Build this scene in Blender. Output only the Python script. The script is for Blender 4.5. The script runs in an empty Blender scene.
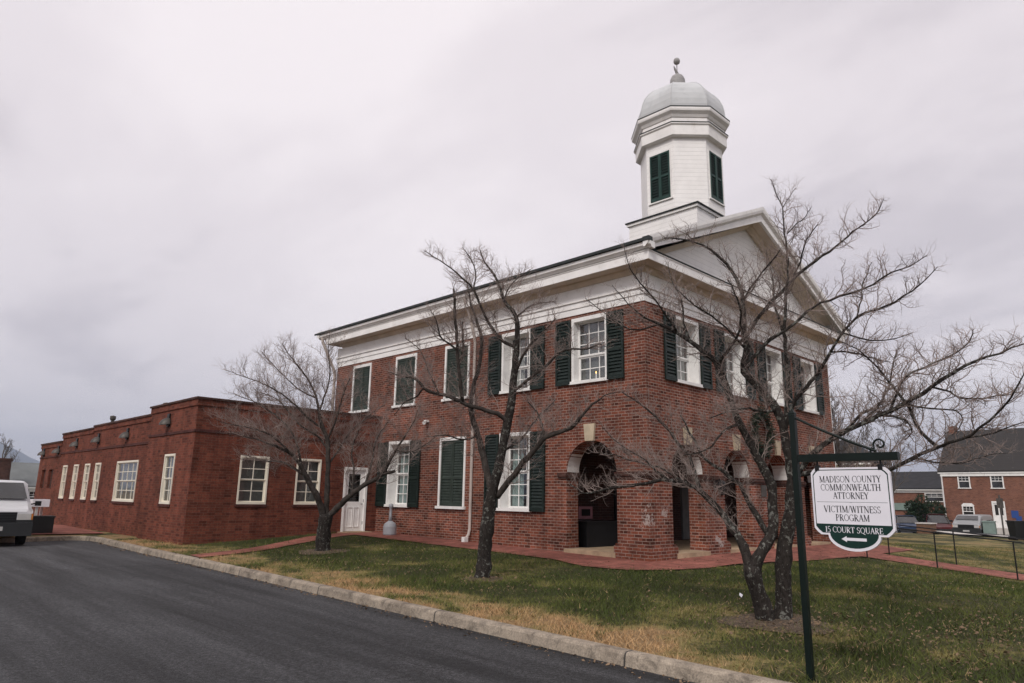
import bpy, bmesh, math, random
import numpy as np
from mathutils import Vector, Matrix
from mathutils.geometry import tessellate_polygon
R = math.radians
random.seed(7)
scene = bpy.context.scene
COL = scene.collection

# ------------------------------------------------------------------ camera
cam_d = bpy.data.cameras.new("camera")
cam = bpy.data.objects.new("camera", cam_d)
COL.objects.link(cam)
YAW, PIT, ROL = 0.79213, 0.219611, 0.0175806
Fv = Vector((math.cos(YAW)*math.cos(PIT), math.sin(YAW)*math.cos(PIT), math.sin(PIT)))
R0 = Vector((math.sin(YAW), -math.cos(YAW), 0))
U0 = R0.cross(Fv)
Rv = R0*math.cos(ROL) + U0*math.sin(ROL)
Uv = U0*math.cos(ROL) - R0*math.sin(ROL)
CAM = Vector((-13.62187, -9.31389, 1.33223))
cam.matrix_world = Matrix(((Rv.x, Uv.x, -Fv.x, CAM.x), (Rv.y, Uv.y, -Fv.y, CAM.y), (Rv.z, Uv.z, -Fv.z, CAM.z), (0, 0, 0, 1)))
cam_d.sensor_width = 36.0
cam_d.lens = 699.844/1024*36.0
cam_d.clip_start = 0.05
cam_d.clip_end = 30000
scene.camera = cam

# ------------------------------------------------------------------ sky
SUN_EL, SUN_AZ = R(42), R(205)          # azimuth counted from +x towards +y
world = bpy.data.worlds.new("World")
scene.world = world
world.use_nodes = True
nt = world.node_tree
nt.nodes.clear()
def wn(t, **k):
    n = nt.nodes.new(t)
    for a, b in k.items(): setattr(n, a, b)
    return n
wl = nt.links.new
sky = wn('ShaderNodeTexSky', sky_type='NISHITA', sun_disc=False)
sky.sun_elevation = SUN_EL
sky.sun_rotation = math.pi/2 - SUN_AZ
tc = wn('ShaderNodeTexCoord')
sp = wn('ShaderNodeSeparateXYZ'); wl(tc.outputs['Generated'], sp.inputs[0])
mx = wn('ShaderNodeMath', operation='MAXIMUM'); wl(sp.outputs[2], mx.inputs[0]); mx.inputs[1].default_value = 0.0
ad = wn('ShaderNodeMath', operation='ADD'); wl(mx.outputs[0], ad.inputs[0]); ad.inputs[1].default_value = 0.16
dx = wn('ShaderNodeMath', operation='DIVIDE'); wl(sp.outputs[0], dx.inputs[0]); wl(ad.outputs[0], dx.inputs[1])
dy = wn('ShaderNodeMath', operation='DIVIDE'); wl(sp.outputs[1], dy.inputs[0]); wl(ad.outputs[0], dy.inputs[1])
cb = wn('ShaderNodeCombineXYZ'); wl(dx.outputs[0], cb.inputs[0]); wl(dy.outputs[0], cb.inputs[1])
mp = wn('ShaderNodeMapping'); wl(cb.outputs[0], mp.inputs[0])
mp.inputs['Rotation'].default_value = (0, 0, R(48)); mp.inputs['Scale'].default_value = (0.62, 0.33, 1)
mp.inputs['Location'].default_value = (3.7, 1.9, 0)
n1 = wn('ShaderNodeTexNoise'); wl(mp.outputs[0], n1.inputs['Vector'])
n1.inputs['Scale'].default_value = 1.25; n1.inputs['Detail'].default_value = 5; n1.inputs['Roughness'].default_value = 0.52; n1.inputs['Distortion'].default_value = 0.35
mp2 = wn('ShaderNodeMapping'); wl(cb.outputs[0], mp2.inputs[0])
mp2.inputs['Rotation'].default_value = (0, 0, R(-44)); mp2.inputs['Scale'].default_value = (1.3, 0.75, 1)
n2 = wn('ShaderNodeTexNoise'); wl(mp2.outputs[0], n2.inputs['Vector'])
n2.inputs['Scale'].default_value = 1.6; n2.inputs['Detail'].default_value = 5; n2.inputs['Roughness'].default_value = 0.6; n2.inputs['Distortion'].default_value = 0.6
mm = wn('ShaderNodeMath', operation='MULTIPLY_ADD'); wl(n2.outputs[0], mm.inputs[0]); mm.inputs[1].default_value = 0.32; mm.inputs[2].default_value = -0.16
ms = wn('ShaderNodeMath', operation='ADD'); wl(n1.outputs[0], ms.inputs[0]); wl(mm.outputs[0], ms.inputs[1])
cr = wn('ShaderNodeValToRGB'); wl(ms.outputs[0], cr.inputs[0])
cr.color_ramp.interpolation = 'EASE'
cr.color_ramp.elements[0].position = 0.31; cr.color_ramp.elements[0].color = (0.435, 0.395, 0.412, 1)
cr.color_ramp.elements[1].position = 0.63; cr.color_ramp.elements[1].color = (0.635, 0.585, 0.592, 1)
el = cr.color_ramp.elements.new(0.46); el.color = (0.560, 0.512, 0.524, 1)
sc10 = wn('ShaderNodeVectorMath', operation='SCALE'); wl(cr.outputs[0], sc10.inputs[0]); sc10.inputs['Scale'].default_value = 10.0
mixs = wn('ShaderNodeMix', data_type='RGBA'); mixs.inputs['Factor'].default_value = 0.95
wl(sky.outputs[0], mixs.inputs['A']); wl(sc10.outputs[0], mixs.inputs['B'])
bg = wn('ShaderNodeBackground'); bg.inputs['Strength'].default_value = 0.1
wl(mixs.outputs['Result'], bg.inputs[0])
wo = wn('ShaderNodeOutputWorld'); wl(bg.outputs[0], wo.inputs[0])

sun_d = bpy.data.lights.new("sun", 'SUN')
sun_d.energy = 1.35; sun_d.angle = R(14); sun_d.color = (1.0, 0.96, 0.91)
sun = bpy.data.objects.new("sun", sun_d)
COL.objects.link(sun)
sdir = Vector((math.cos(SUN_AZ)*math.cos(SUN_EL), math.sin(SUN_AZ)*math.cos(SUN_EL), math.sin(SUN_EL)))
sun.rotation_euler = sdir.to_track_quat('Z', 'Y').to_euler()

vs = scene.view_settings
vs.view_transform = 'Standard'; vs.look = 'None'; vs.exposure = 0.74; vs.gamma = 1.0; vs.use_curve_mapping = False

# ------------------------------------------------------------------ materials
def mat(name):
    m = bpy.data.materials.new(name); m.use_nodes = True
    t = m.node_tree; t.nodes.clear()
    o = t.nodes.new('ShaderNodeOutputMaterial'); b = t.nodes.new('ShaderNodeBsdfPrincipled')
    t.links.new(b.outputs[0], o.inputs[0])
    return m, t, b
def nd(t, typ, **k):
    n = t.nodes.new(typ)
    for a, v in k.items(): setattr(n, a, v)
    return n
def noise(t, vec, scale, detail=3, rough=0.55, dist=0.0):
    n = nd(t, 'ShaderNodeTexNoise')
    n.inputs['Scale'].default_value = scale; n.inputs['Detail'].default_value = detail
    n.inputs['Roughness'].default_value = rough; n.inputs['Distortion'].default_value = dist
    if vec is not None: t.links.new(vec, n.inputs['Vector'])
    return n.outputs[0]
def ramp(t, fac, stops):
    r = nd(t, 'ShaderNodeValToRGB'); t.links.new(fac, r.inputs[0])
    e = r.color_ramp.elements
    while len(e) < len(stops): e.new(0.5)
    for x, (p, c) in zip(e, stops):
        x.position = p; x.color = (c, c, c, 1) if isinstance(c, (int, float)) else (*c, 1)
    return r.outputs[0]
def mixc(t, fac, a, b, mode='MIX'):
    m = nd(t, 'ShaderNodeMix', data_type='RGBA', blend_type=mode)
    for s, v in (('Factor', fac), ('A', a), ('B', b)):
        if hasattr(v, 'is_linked'): t.links.new(v, m.inputs[s])
        elif isinstance(v, (int, float)): m.inputs[s].default_value = v if s == 'Factor' else (v, v, v, 1)
        else: m.inputs[s].default_value = (*v, 1)
    return m.outputs['Result']
def bump(t, b, h, strength=0.4, dist=0.01):
    n = nd(t, 'ShaderNodeBump'); n.inputs['Strength'].default_value = strength; n.inputs['Distance'].default_value = dist
    t.links.new(h, n.inputs['Height']); t.links.new(n.outputs[0], b.inputs['Normal'])
def mth(t, op, a, b=None):
    n = nd(t, 'ShaderNodeMath', operation=op)
    for i, v in enumerate((a, b)):
        if v is None: continue
        if hasattr(v, 'is_linked'): t.links.new(v, n.inputs[i])
        else: n.inputs[i].default_value = v
    return n.outputs[0]
def objc(t): return nd(t, 'ShaderNodeTexCoord').outputs['Object']

def m_paint(name, col, rough=0.55, var=0.12, scale=2.5, metal=0.0, grime=None):
    m, t, b = mat(name)
    c = objc(t)
    n = noise(t, c, scale, 5, 0.6)
    k = ramp(t, n, [(0.3, 1-var), (0.7, 1+var)])
    out = mixc(t, 1.0, col, k, 'MULTIPLY')
    if grime:
        g = ramp(t, noise(t, c, scale*2.3, 6, 0.7, 0.4), [(0.55, 0.0), (0.75, 0.55)])
        out = mixc(t, g, out, grime)
    t.links.new(out, b.inputs['Base Color'])
    b.inputs['Roughness'].default_value = rough; b.inputs['Metallic'].default_value = metal
    b.inputs['Specular IOR Level'].default_value = 0.5 if rough < 0.35 else 0.22
    return m

def wall_uv(t):
    tcn = nd(t, 'ShaderNodeTexCoord')
    s = nd(t, 'ShaderNodeSeparateXYZ'); t.links.new(tcn.outputs['Object'], s.inputs[0])
    n = nd(t, 'ShaderNodeSeparateXYZ'); t.links.new(tcn.outputs['Normal'], n.inputs[0])
    ax = mth(t, 'ABSOLUTE', n.outputs[0]); az = mth(t, 'ABSOLUTE', n.outputs[2]); ay = mth(t, 'ABSOLUTE', n.outputs[1])
    f = mth(t, 'GREATER_THAN', ax, ay)
    u = nd(t, 'ShaderNodeMix', data_type='FLOAT'); fz0 = mth(t, 'LESS_THAN', az, 0.75); f = mth(t, 'MULTIPLY', f, fz0); t.links.new(f, u.inputs['Factor']); t.links.new(s.outputs[0], u.inputs['A']); t.links.new(s.outputs[1], u.inputs['B'])
    fz = mth(t, 'GREATER_THAN', az, 0.75)
    v = nd(t, 'ShaderNodeMix', data_type='FLOAT'); t.links.new(fz, v.inputs['Factor']); t.links.new(s.outputs[2], v.inputs['A']); t.links.new(s.outputs[1], v.inputs['B'])
    c = nd(t, 'ShaderNodeCombineXYZ'); t.links.new(u.outputs['Result'], c.inputs[0]); t.links.new(v.outputs['Result'], c.inputs[1])
    return c.outputs[0], tcn.outputs['Object'], s

def m_brick(name, c1, c2, mortar, mort=0.011, patch=0.25, bias=0.0, bw=0.205, rh=0.071, rough=0.85, stain=None, odd=0.5, streak=0.70):
    m, t, b = mat(name)
    uv, oc, sep = wall_uv(t)
    bt = nd(t, 'ShaderNodeTexBrick')
    t.links.new(uv, bt.inputs['Vector'])
    bt.inputs['Scale'].default_value = 1.0; bt.inputs['Brick Width'].default_value = bw; bt.inputs['Row Height'].default_value = rh
    bt.inputs['Mortar Size'].default_value = mort/2; bt.inputs['Mortar Smooth'].default_value = 0.25; bt.inputs['Bias'].default_value = bias
    bt.inputs['Color1'].default_value = (*c1, 1); bt.inputs['Color2'].default_value = (*c2, 1); bt.inputs['Mortar'].default_value = (*mortar, 1)
    big = ramp(t, noise(t, oc, 0.7, 5, 0.62, 0.3), [(0.3, 1-patch), (0.72, 1+patch)])
    fine = ramp(t, noise(t, oc, 28, 3, 0.6), [(0.25, 0.72), (0.75, 1.25)])
    out = mixc(t, 1.0, bt.outputs['Color'], big, 'MULTIPLY')
    out = mixc(t, 1.0, out, fine, 'MULTIPLY')
    smap = nd(t, 'ShaderNodeMapping'); t.links.new(oc, smap.inputs[0]); smap.inputs['Scale'].default_value = (1, 1, 0.12)
    out = mixc(t, 1.0, out, ramp(t, noise(t, smap.outputs[0], 2.6, 5, 0.7), [(0.35, streak), (0.6, 1.10)]), 'MULTIPLY')
    out = mixc(t, ramp(t, noise(t, oc, 1.3, 5, 0.7), [(0.45, 0.0), (0.75, 0.28)]), out, (0.135, 0.060, 0.038))
    # single odd bricks, darker headers
    map_ = nd(t, 'ShaderNodeMapping'); t.links.new(uv, map_.inputs[0]); map_.inputs['Scale'].default_value = (1/bw, 1/rh, 1)
    fl = nd(t, 'ShaderNodeVectorMath', operation='FLOOR'); t.links.new(map_.outputs[0], fl.inputs[0])
    wnz = nd(t, 'ShaderNodeTexWhiteNoise', noise_dimensions='2D'); t.links.new(fl.outputs[0], wnz.inputs['Vector'])
    oddk = ramp(t, wnz.outputs['Value'], [(0.0, 1-odd), (0.25, 1.0), (1.0, 1.12)])
    oddm = mixc(t, bt.outputs['Fac'], oddk, 1.0)
    out = mixc(t, 1.0, out, oddm, 'MULTIPLY')
    if stain:      # lime bloom: (x, y, z, radius) blobs with ragged edges
        for (px, py, pz, pr) in stain:
            v = nd(t, 'ShaderNodeVectorMath', operation='DISTANCE'); t.links.new(oc, v.inputs[0]); v.inputs[1].default_value = (px, py, pz)
            d = mth(t, 'DIVIDE', v.outputs['Value'], pr)
            q = mth(t, 'SUBTRACT', noise(t, oc, 7.0, 6, 0.75), mth(t, 'MULTIPLY', d, 0.22))
            out = mixc(t, ramp(t, q, [(0.39, 0.0), (0.45, 0.75)]), out, (0.42, 0.37, 0.34))
    t.links.new(out, b.inputs['Base Color'])
    b.inputs['Roughness'].default_value = rough; b.inputs['Specular IOR Level'].default_value = 0.15
    inv = mth(t, 'SUBTRACT', 1.0, bt.outputs['Fac'])
    h = mth(t, 'ADD', inv, mth(t, 'MULTIPLY', noise(t, oc, 40, 3), 0.5))
    bump(t, b, h, 0.5, 0.008)
    return m

M = {}
M['brick'] = m_brick('old_brick', (0.228, 0.070, 0.041), (0.108, 0.036, 0.026), (0.33, 0.245, 0.205), mort=0.015, patch=0.42,
                     stain=[(-0.02, -0.02, 0.92, 0.36), (0.62, 0, 1.05, 0.26), (3.0, 0, 0.35, 0.30)], odd=0.55)
M['annex_brick'] = m_brick('annex_brick', (0.178, 0.052, 0.032), (0.118, 0.036, 0.024), (0.135, 0.076, 0.058), mort=0.010, patch=0.26, odd=0.4)
M['annex_trim'] = m_brick('annex_trim_brick', (0.085, 0.030, 0.026), (0.075, 0.028, 0.025), (0.10, 0.06, 0.05), mort=0.010, patch=0.2, odd=0.3)
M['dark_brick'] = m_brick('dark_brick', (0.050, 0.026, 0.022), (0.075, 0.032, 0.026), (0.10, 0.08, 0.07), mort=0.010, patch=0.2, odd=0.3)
M['house_brick'] = m_brick('house_brick', (0.21, 0.088, 0.058), (0.15, 0.066, 0.046), (0.22, 0.17, 0.14), mort=0.011, patch=0.18, odd=0.3, streak=1.0)
M['paver'] = m_brick('brick_paving', (0.31, 0.115, 0.088), (0.235, 0.085, 0.066), (0.20, 0.125, 0.10), mort=0.008, patch=0.35, bw=0.205, rh=0.10, odd=0.3)
M['white'] = m_paint('white_paint', (0.82, 0.80, 0.78), 0.55, 0.08, 1.7, grime=(0.56, 0.51, 0.46))
M['trim'] = m_paint('white_trim', (0.78, 0.765, 0.74), 0.5, 0.10, 3.0, grime=(0.55, 0.51, 0.46))
M['soffit'] = m_paint('tan_soffit', (0.60, 0.50, 0.40), 0.6, 0.16, 1.4, grime=(0.42, 0.33, 0.25))  # warmer and darker than the white trim
M['slat'] = m_paint('shaded_slat_green', (0.010, 0.022, 0.019), 0.6, 0.3, 5.0)  # louvre green darkened: shade of a recess put into the slat colour
M['green'] = m_paint('dark_green_paint', (0.013, 0.021, 0.018), 0.45, 0.25, 5.0)
M['cream'] = m_paint('cream_window_paint', (0.74, 0.685, 0.575), 0.5, 0.08, 3.0)
M['green_mid'] = m_paint('green_louvre_paint', (0.020, 0.050, 0.042), 0.5, 0.2, 5.0)
M['sign_green'] = m_paint('sign_green', (0.009, 0.032, 0.026), 0.4, 0.12, 6.0)
M['post_green'] = m_paint('post_green', (0.005, 0.010, 0.008), 0.4, 0.2, 7.0)
M['sign_white'] = m_paint('sign_white', (0.76, 0.74, 0.78), 0.4, 0.04, 3.0)
M['ink'] = m_paint('sign_ink', (0.035, 0.035, 0.04), 0.6, 0.1, 3.0)
M['black'] = m_paint('black_paint', (0.012, 0.012, 0.013), 0.45, 0.2, 4.0)
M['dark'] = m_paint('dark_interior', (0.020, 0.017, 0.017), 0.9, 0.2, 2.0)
M['plaster'] = m_paint('grey_plaster', (0.50, 0.47, 0.44), 0.85, 0.14, 3.0, grime=(0.32, 0.29, 0.27))
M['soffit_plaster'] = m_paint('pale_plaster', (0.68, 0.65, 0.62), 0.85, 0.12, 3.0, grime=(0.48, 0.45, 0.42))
M['stone'] = m_paint('sandstone', (0.47, 0.39, 0.28), 0.85, 0.2, 4.0, grime=(0.33, 0.24, 0.17))
M['step_stone'] = m_paint('step_sandstone', (0.40, 0.29, 0.19), 0.9, 0.28, 3.0, grime=(0.2, 0.14, 0.10))
M['slate'] = m_paint('dark_slate', (0.030, 0.035, 0.034), 0.6, 0.3, 3.0)
M['shingle'] = m_paint('grey_shingle', (0.030, 0.030, 0.033), 0.85, 0.25, 2.0)
M['tin'] = m_paint('grey_tin_roof', (0.52, 0.53, 0.535), 0.6, 0.08, 1.4, grime=(0.3, 0.32, 0.33))
M['bronze'] = m_paint('weathered_metal', (0.085, 0.077, 0.070), 0.5, 0.25, 6.0, metal=0.3)
M['old_tin'] = m_paint('dull_tin_roof', (0.15, 0.16, 0.16), 0.8, 0.15, 1.0)
M['finial'] = m_paint('grey_finial_metal', (0.30, 0.29, 0.285), 0.55, 0.2, 6.0)
M['downpipe'] = m_paint('painted_downpipe', (0.46, 0.40, 0.36), 0.5, 0.15, 4.0)
M['downpipe_w'] = m_paint('white_downpipe', (0.66, 0.64, 0.62), 0.5, 0.08, 4.0)
M['grey_plastic'] = m_paint('grey_plastic', (0.33, 0.34, 0.36), 0.55, 0.08, 3.0)
M['curtain'] = m_paint('pale_curtain', (0.30, 0.37, 0.36), 0.9, 0.12, 6.0)
M['curtain_w'] = m_paint('white_curtain', (0.42, 0.40, 0.385), 0.9, 0.1, 6.0)
M['blind'] = m_paint('window_blind', (0.17, 0.165, 0.16), 0.8, 0.15, 4.0)
M['rubber'] = m_paint('tyre_rubber', (0.018, 0.018, 0.018), 0.85, 0.2, 8.0)
M['steel'] = m_paint('wheel_steel', (0.30, 0.30, 0.31), 0.4, 0.1, 8.0, metal=0.6)
M['car_white'] = m_paint('white_car_paint', (0.52, 0.52, 0.53), 0.3, 0.04, 1.0)
M['car_grey'] = m_paint('grey_plastic_bumper', (0.028, 0.029, 0.030), 0.5, 0.12, 3.0)
M['car_black'] = m_paint('black_car_paint', (0.012, 0.013, 0.014), 0.3, 0.1, 1.0)
M['car_blue'] = m_paint('blue_car_paint', (0.012, 0.030, 0.075), 0.3, 0.05, 1.0)
M['car_red'] = m_paint('red_car_paint', (0.075, 0.010, 0.012), 0.3, 0.05, 1.0)
M['car_silver'] = m_paint('silver_car_paint', (0.28, 0.285, 0.29), 0.3, 0.05, 1.0)
M['lamp_lens'] = m_paint('clear_lens', (0.45, 0.44, 0.42), 0.15, 0.1, 6.0)
M['amber'] = m_paint('amber_lens', (0.45, 0.16, 0.03), 0.2, 0.1, 6.0)
M['pink'] = m_paint('pink_notice', (0.36, 0.16, 0.18), 0.7, 0.1, 5.0)
M['navy'] = m_paint('dark_navy_paint', (0.016, 0.018, 0.03), 0.5, 0.2, 3.0)
M['blue_sign'] = m_paint('blue_sign', (0.03, 0.07, 0.24), 0.5, 0.08, 3.0)
M['pale_green'] = m_paint('pale_green_box', (0.20, 0.26, 0.23), 0.6, 0.12, 3.0)
M['concrete'] = None
M['wood'] = m_paint('brown_wood', (0.15, 0.085, 0.055), 0.8, 0.25, 5.0)
M['evergreen'] = m_paint('evergreen_leaves', (0.022, 0.040, 0.022), 0.7, 0.35, 3.0)
M['wreath'] = m_paint('wreath_leaves', (0.022, 0.034, 0.022), 0.7, 0.5, 9.0)
M['leaf'] = m_paint('fallen_leaf', (0.17, 0.115, 0.072), 0.8, 0.6, 1.7)
M['hill'] = m_paint('wooded_hill', (0.055, 0.060, 0.045), 1.0, 0.3, 0.002)

def m_glass():
    m = bpy.data.materials.new('window_glass'); m.use_nodes = True
    t = m.node_tree; t.nodes.clear()
    o = nd(t, 'ShaderNodeOutputMaterial'); g = nd(t, 'ShaderNodeBsdfGlossy'); tr = nd(t, 'ShaderNodeBsdfTransparent'); mxs = nd(t, 'ShaderNodeMixShader')
    g.inputs['Roughness'].default_value = 0.03; g.inputs['Color'].default_value = (0.9, 0.9, 0.92, 1); tr.inputs['Color'].default_value = (0.80, 0.84, 0.83, 1)
    lw = nd(t, 'ShaderNodeLayerWeight'); lw.inputs['Blend'].default_value = 0.5
    fr_ = mth(t, 'ADD', 0.10, mth(t, 'MULTIPLY', 0.75, mth(t, 'POWER', lw.outputs['Facing'], 3.5)))
    h = noise(t, objc(t), 3.0, 2); bp = nd(t, 'ShaderNodeBump'); bp.inputs['Strength'].default_value = 0.12; bp.inputs['Distance'].default_value = 0.03
    t.links.new(h, bp.inputs['Height']); t.links.new(bp.outputs[0], g.inputs['Normal'])
    t.links.new(fr_, mxs.inputs[0]); t.links.new(tr.outputs[0], mxs.inputs[1]); t.links.new(g.outputs[0], mxs.inputs[2])
    t.links.new(mxs.outputs[0], o.inputs[0])
    return m
M['glass'] = m_glass()
def m_carglass():
    m, t, b = mat('vehicle_glass')
    k = ramp(t, noise(t, objc(t), 1.2, 2), [(0.3, 0.012), (0.7, 0.04)])
    t.links.new(k, b.inputs['Base Color']); b.inputs['Roughness'].default_value = 0.06; b.inputs['Specular IOR Level'].default_value = 0.8
    return m
M['carglass'] = m_carglass()
def m_flame():
    m, t, b = mat('candle_flame')
    b.inputs['Base Color'].default_value = (1, 0.6, 0.2, 1); b.inputs['Emission Color'].default_value = (1, 0.5, 0.16, 1)
    b.inputs['Emission Strength'].default_value = 3.0
    return m
M['flame'] = m_flame()

def m_siding(name, col, pitch):
    m, t, b = mat(name)
    c = objc(t); s = nd(t, 'ShaderNodeSeparateXYZ'); t.links.new(c, s.inputs[0])
    fr = mth(t, 'FRACT', mth(t, 'DIVIDE', s.outputs[2], pitch))
    line = ramp(t, fr, [(0.0, 0.62), (0.07, 1.0)])
    k = ramp(t, noise(t, c, 2.2, 5, 0.65), [(0.3, 0.92), (0.7, 1.04)])
    out = mixc(t, 1.0, mixc(t, 1.0, col, k, 'MULTIPLY'), line, 'MULTIPLY')
    out = mixc(t, ramp(t, noise(t, c, 5.0, 6, 0.75), [(0.66, 0.0), (0.74, 0.5)]), out, (0.50, 0.47, 0.43))
    t.links.new(out, b.inputs['Base Color']); b.inputs['Roughness'].default_value = 0.6; b.inputs['Specular IOR Level'].default_value = 0.12
    bump(t, b, mth(t, 'SUBTRACT', 1.0, fr), 0.5, 0.02)
    return m
M['siding'] = m_siding('white_clapboard', (0.82, 0.80, 0.78), 0.145)
M['seam_shingle'] = m_siding('shingle_courses', (0.040, 0.037, 0.036), 0.16)

def m_bark():
    m, t, b = mat('lichened_bark')
    c = objc(t)
    mp = nd(t, 'ShaderNodeMapping'); t.links.new(c, mp.inputs[0]); mp.inputs['Scale'].default_value = (1, 1, 0.45)
    k = ramp(t, noise(t, mp.outputs[0], 30, 5, 0.7), [(0.3, (0.012, 0.010, 0.009)), (0.7, (0.050, 0.042, 0.037))])
    reg = mth(t, 'MULTIPLY', noise(t, c, 1.8, 2), 0.30)
    l1 = mth(t, 'ADD', noise(t, c, 17, 5, 0.7, 0.4), reg)
    lich = ramp(t, l1, [(0.70, 0.0), (0.76, 0.8)])
    t.links.new(mixc(t, lich, k, (0.185, 0.185, 0.165)), b.inputs['Base Color'])
    b.inputs['Roughness'].default_value = 0.95; b.inputs['Specular IOR Level'].default_value = 0.15
    bump(t, b, noise(t, mp.outputs[0], 38, 4, 0.7), 0.8, 0.02)
    return m
M['bark'] = m_bark()
M['limb'] = m_paint('limb_bark', (0.048, 0.039, 0.034), 0.95, 0.5, 9.0, grime=(0.16, 0.155, 0.14))
M['faded_green'] = m_paint('faded_green_paint', (0.034, 0.046, 0.038), 0.6, 0.3, 4.0)
M['straw'] = m_paint('straw_blade', (0.36, 0.25, 0.13), 0.9, 0.4, 3.0)
M['tuft'] = m_paint('tuft_blade', (0.050, 0.072, 0.018), 0.9, 0.4, 3.0)
M['twig'] = m_paint('twig_bark', (0.235, 0.185, 0.165), 0.9, 0.45, 3.0)
M['far_bark'] = m_paint('pale_bark', (0.115, 0.098, 0.088), 0.95, 0.3, 2.0)

def m_ground(name, blade=False):
    m, t, b = mat(name)
    g = nd(t, 'ShaderNodeNewGeometry'); c = g.outputs['Position']
    s = nd(t, 'ShaderNodeSeparateXYZ'); t.links.new(c, s.inputs[0])
    n1 = noise(t, c, 0.55, 6, 0.62, 0.5); n2 = noise(t, c, 2.6, 5, 0.65); n3 = noise(t, c, 24, 4, 0.7)
    # straw strip near the kerb (x = -7.2 ... -5) and a sparse patch right of the sign
    dk = mth(t, 'ADD', s.outputs[0], mth(t, 'MULTIPLY', s.outputs[1], -0.05))
    strip = ramp(t, mth(t, 'DIVIDE', mth(t, 'ADD', dk, 9.0), 6.0), [(0.26, 0.38), (0.40, 0.24), (0.54, 0.0)])
    rt = ramp(t, mth(t, 'DIVIDE', s.outputs[0], 20.0), [(0.28, 0.0), (0.5, 0.12)])
    strip = mth(t, 'MULTIPLY', strip, ramp(t, noise(t, c, 1.1, 4, 0.6), [(0.36, 0.25), (0.60, 1.25)]))
    val = mth(t, 'ADD', mth(t, 'ADD', mth(t, 'SUBTRACT', mth(t, 'MULTIPLY', n1, 1.05), 0.29), mth(t, 'MULTIPLY', n2, 0.42)), mth(t, 'ADD', strip, rt))
    if blade: val = mth(t, 'ADD', val, mth(t, 'MULTIPLY', mth(t, 'SUBTRACT', n3, 0.5), 0.35))
    lo = (0.056, 0.075, 0.018); mid = (0.130, 0.140, 0.036); st = (0.46, 0.29, 0.145)
    if not blade: lo, mid, st = (0.036, 0.038, 0.013), (0.064, 0.062, 0.024), (0.25, 0.165, 0.085)
    col = ramp(t, val, [(0.42, lo), (0.55, mid), (0.64, (0.22, 0.18, 0.072)), (0.76, st)])
    if not blade: col = mixc(t, 1.0, col, ramp(t, n3, [(0.3, 0.6), (0.7, 1.3)]), 'MULTIPLY')
    t.links.new(col, b.inputs['Base Color']); b.inputs['Roughness'].default_value = 0.9
    b.inputs['Specular IOR Level'].default_value = 0.2
    if not blade: bump(t, b, n3, 0.7, 0.03)
    return m
M['lawn'] = m_ground('lawn_soil_and_turf'); M['blade'] = m_ground('grass_blade', True)

def m_asphalt():
    m, t, b = mat('asphalt')
    c = nd(t, 'ShaderNodeNewGeometry').outputs['Position']
    mp = nd(t, 'ShaderNodeMapping'); t.links.new(c, mp.inputs[0]); mp.inputs['Rotation'].default_value = (0, 0, R(-8)); mp.inputs['Scale'].default_value = (1.3, 0.08, 1)
    st = ramp(t, noise(t, mp.outputs[0], 1.7, 5, 0.65), [(0.32, 0.45), (0.68, 1.75)])
    pt = ramp(t, noise(t, c, 0.35, 4, 0.6, 0.5), [(0.3, 0.80), (0.7, 1.22)])
    gr = ramp(t, noise(t, c, 85, 4, 0.8), [(0.36, 0.15), (0.50, 0.85), (0.64, 2.6)])
    md = ramp(t, noise(t, c, 22, 5, 0.8), [(0.38, 0.45), (0.62, 1.75)])
    sep = nd(t, 'ShaderNodeSeparateXYZ'); t.links.new(c, sep.inputs[0])
    sm = mth(t, 'ADD', mth(t, 'ADD', sep.outputs[1], mth(t, 'MULTIPLY', sep.outputs[0], 0.1)), mth(t, 'MULTIPLY', noise(t, c, 0.9, 3), 1.2))
    seam = ramp(t, mth(t, 'DIVIDE', sm, 20.0), [(0.33, 1.0), (0.338, 0.62), (0.345, 1.28), (0.6, 1.35)])
    col = mixc(t, 1.0, (0.027, 0.027, 0.0285), st, 'MULTIPLY')
    for k in (pt, gr, md, seam): col = mixc(t, 1.0, col, k, 'MULTIPLY')
    t.links.new(col, b.inputs['Base Color']); b.inputs['Roughness'].default_value = 0.82; b.inputs['Specular IOR Level'].default_value = 0.35
    bump(t, b, noise(t, c, 120, 3, 0.7), 0.6, 0.008)
    return m
M['asphalt'] = m_asphalt()
def m_concrete():
    m, t, b = mat('kerb_concrete')
    c = nd(t, 'ShaderNodeNewGeometry').outputs['Position']
    k = ramp(t, noise(t, c, 1.6, 6, 0.7), [(0.3, (0.18, 0.145, 0.11)), (0.7, (0.40, 0.335, 0.26))])
    k = mixc(t, 1.0, k, ramp(t, noise(t, c, 60, 3, 0.7), [(0.3, 0.7), (0.7, 1.25)]), 'MULTIPLY')
    k = mixc(t, 1.0, k, ramp(t, noise(t, c, 5.5, 6, 0.8, 0.5), [(0.36, 0.5), (0.55, 1.08)]), 'MULTIPLY')
    s = nd(t, 'ShaderNodeSeparateXYZ'); t.links.new(c, s.inputs[0])
    jf = mth(t, 'FRACT', mth(t, 'DIVIDE', mth(t, 'ADD', s.outputs[1], 50.6), 3.05))
    k = mixc(t, ramp(t, jf, [(0.0, 1.0), (0.006, 1.0), (0.009, 0.0)]), k, (0.03, 0.028, 0.025))
    crk = ramp(t, noise(t, c, 2.0, 8, 0.8, 1.0), [(0.495, 0.0), (0.5, 0.6), (0.505, 0.0)])
    k = mixc(t, crk, k, (0.07, 0.06, 0.05))
    t.links.new(k, b.inputs['Base Color']); b.inputs['Roughness'].default_value = 0.9
    bump(t, b, noise(t, c, 50, 4, 0.7), 0.5, 0.01)
    return m
M['concrete'] = m_concrete()
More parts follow.
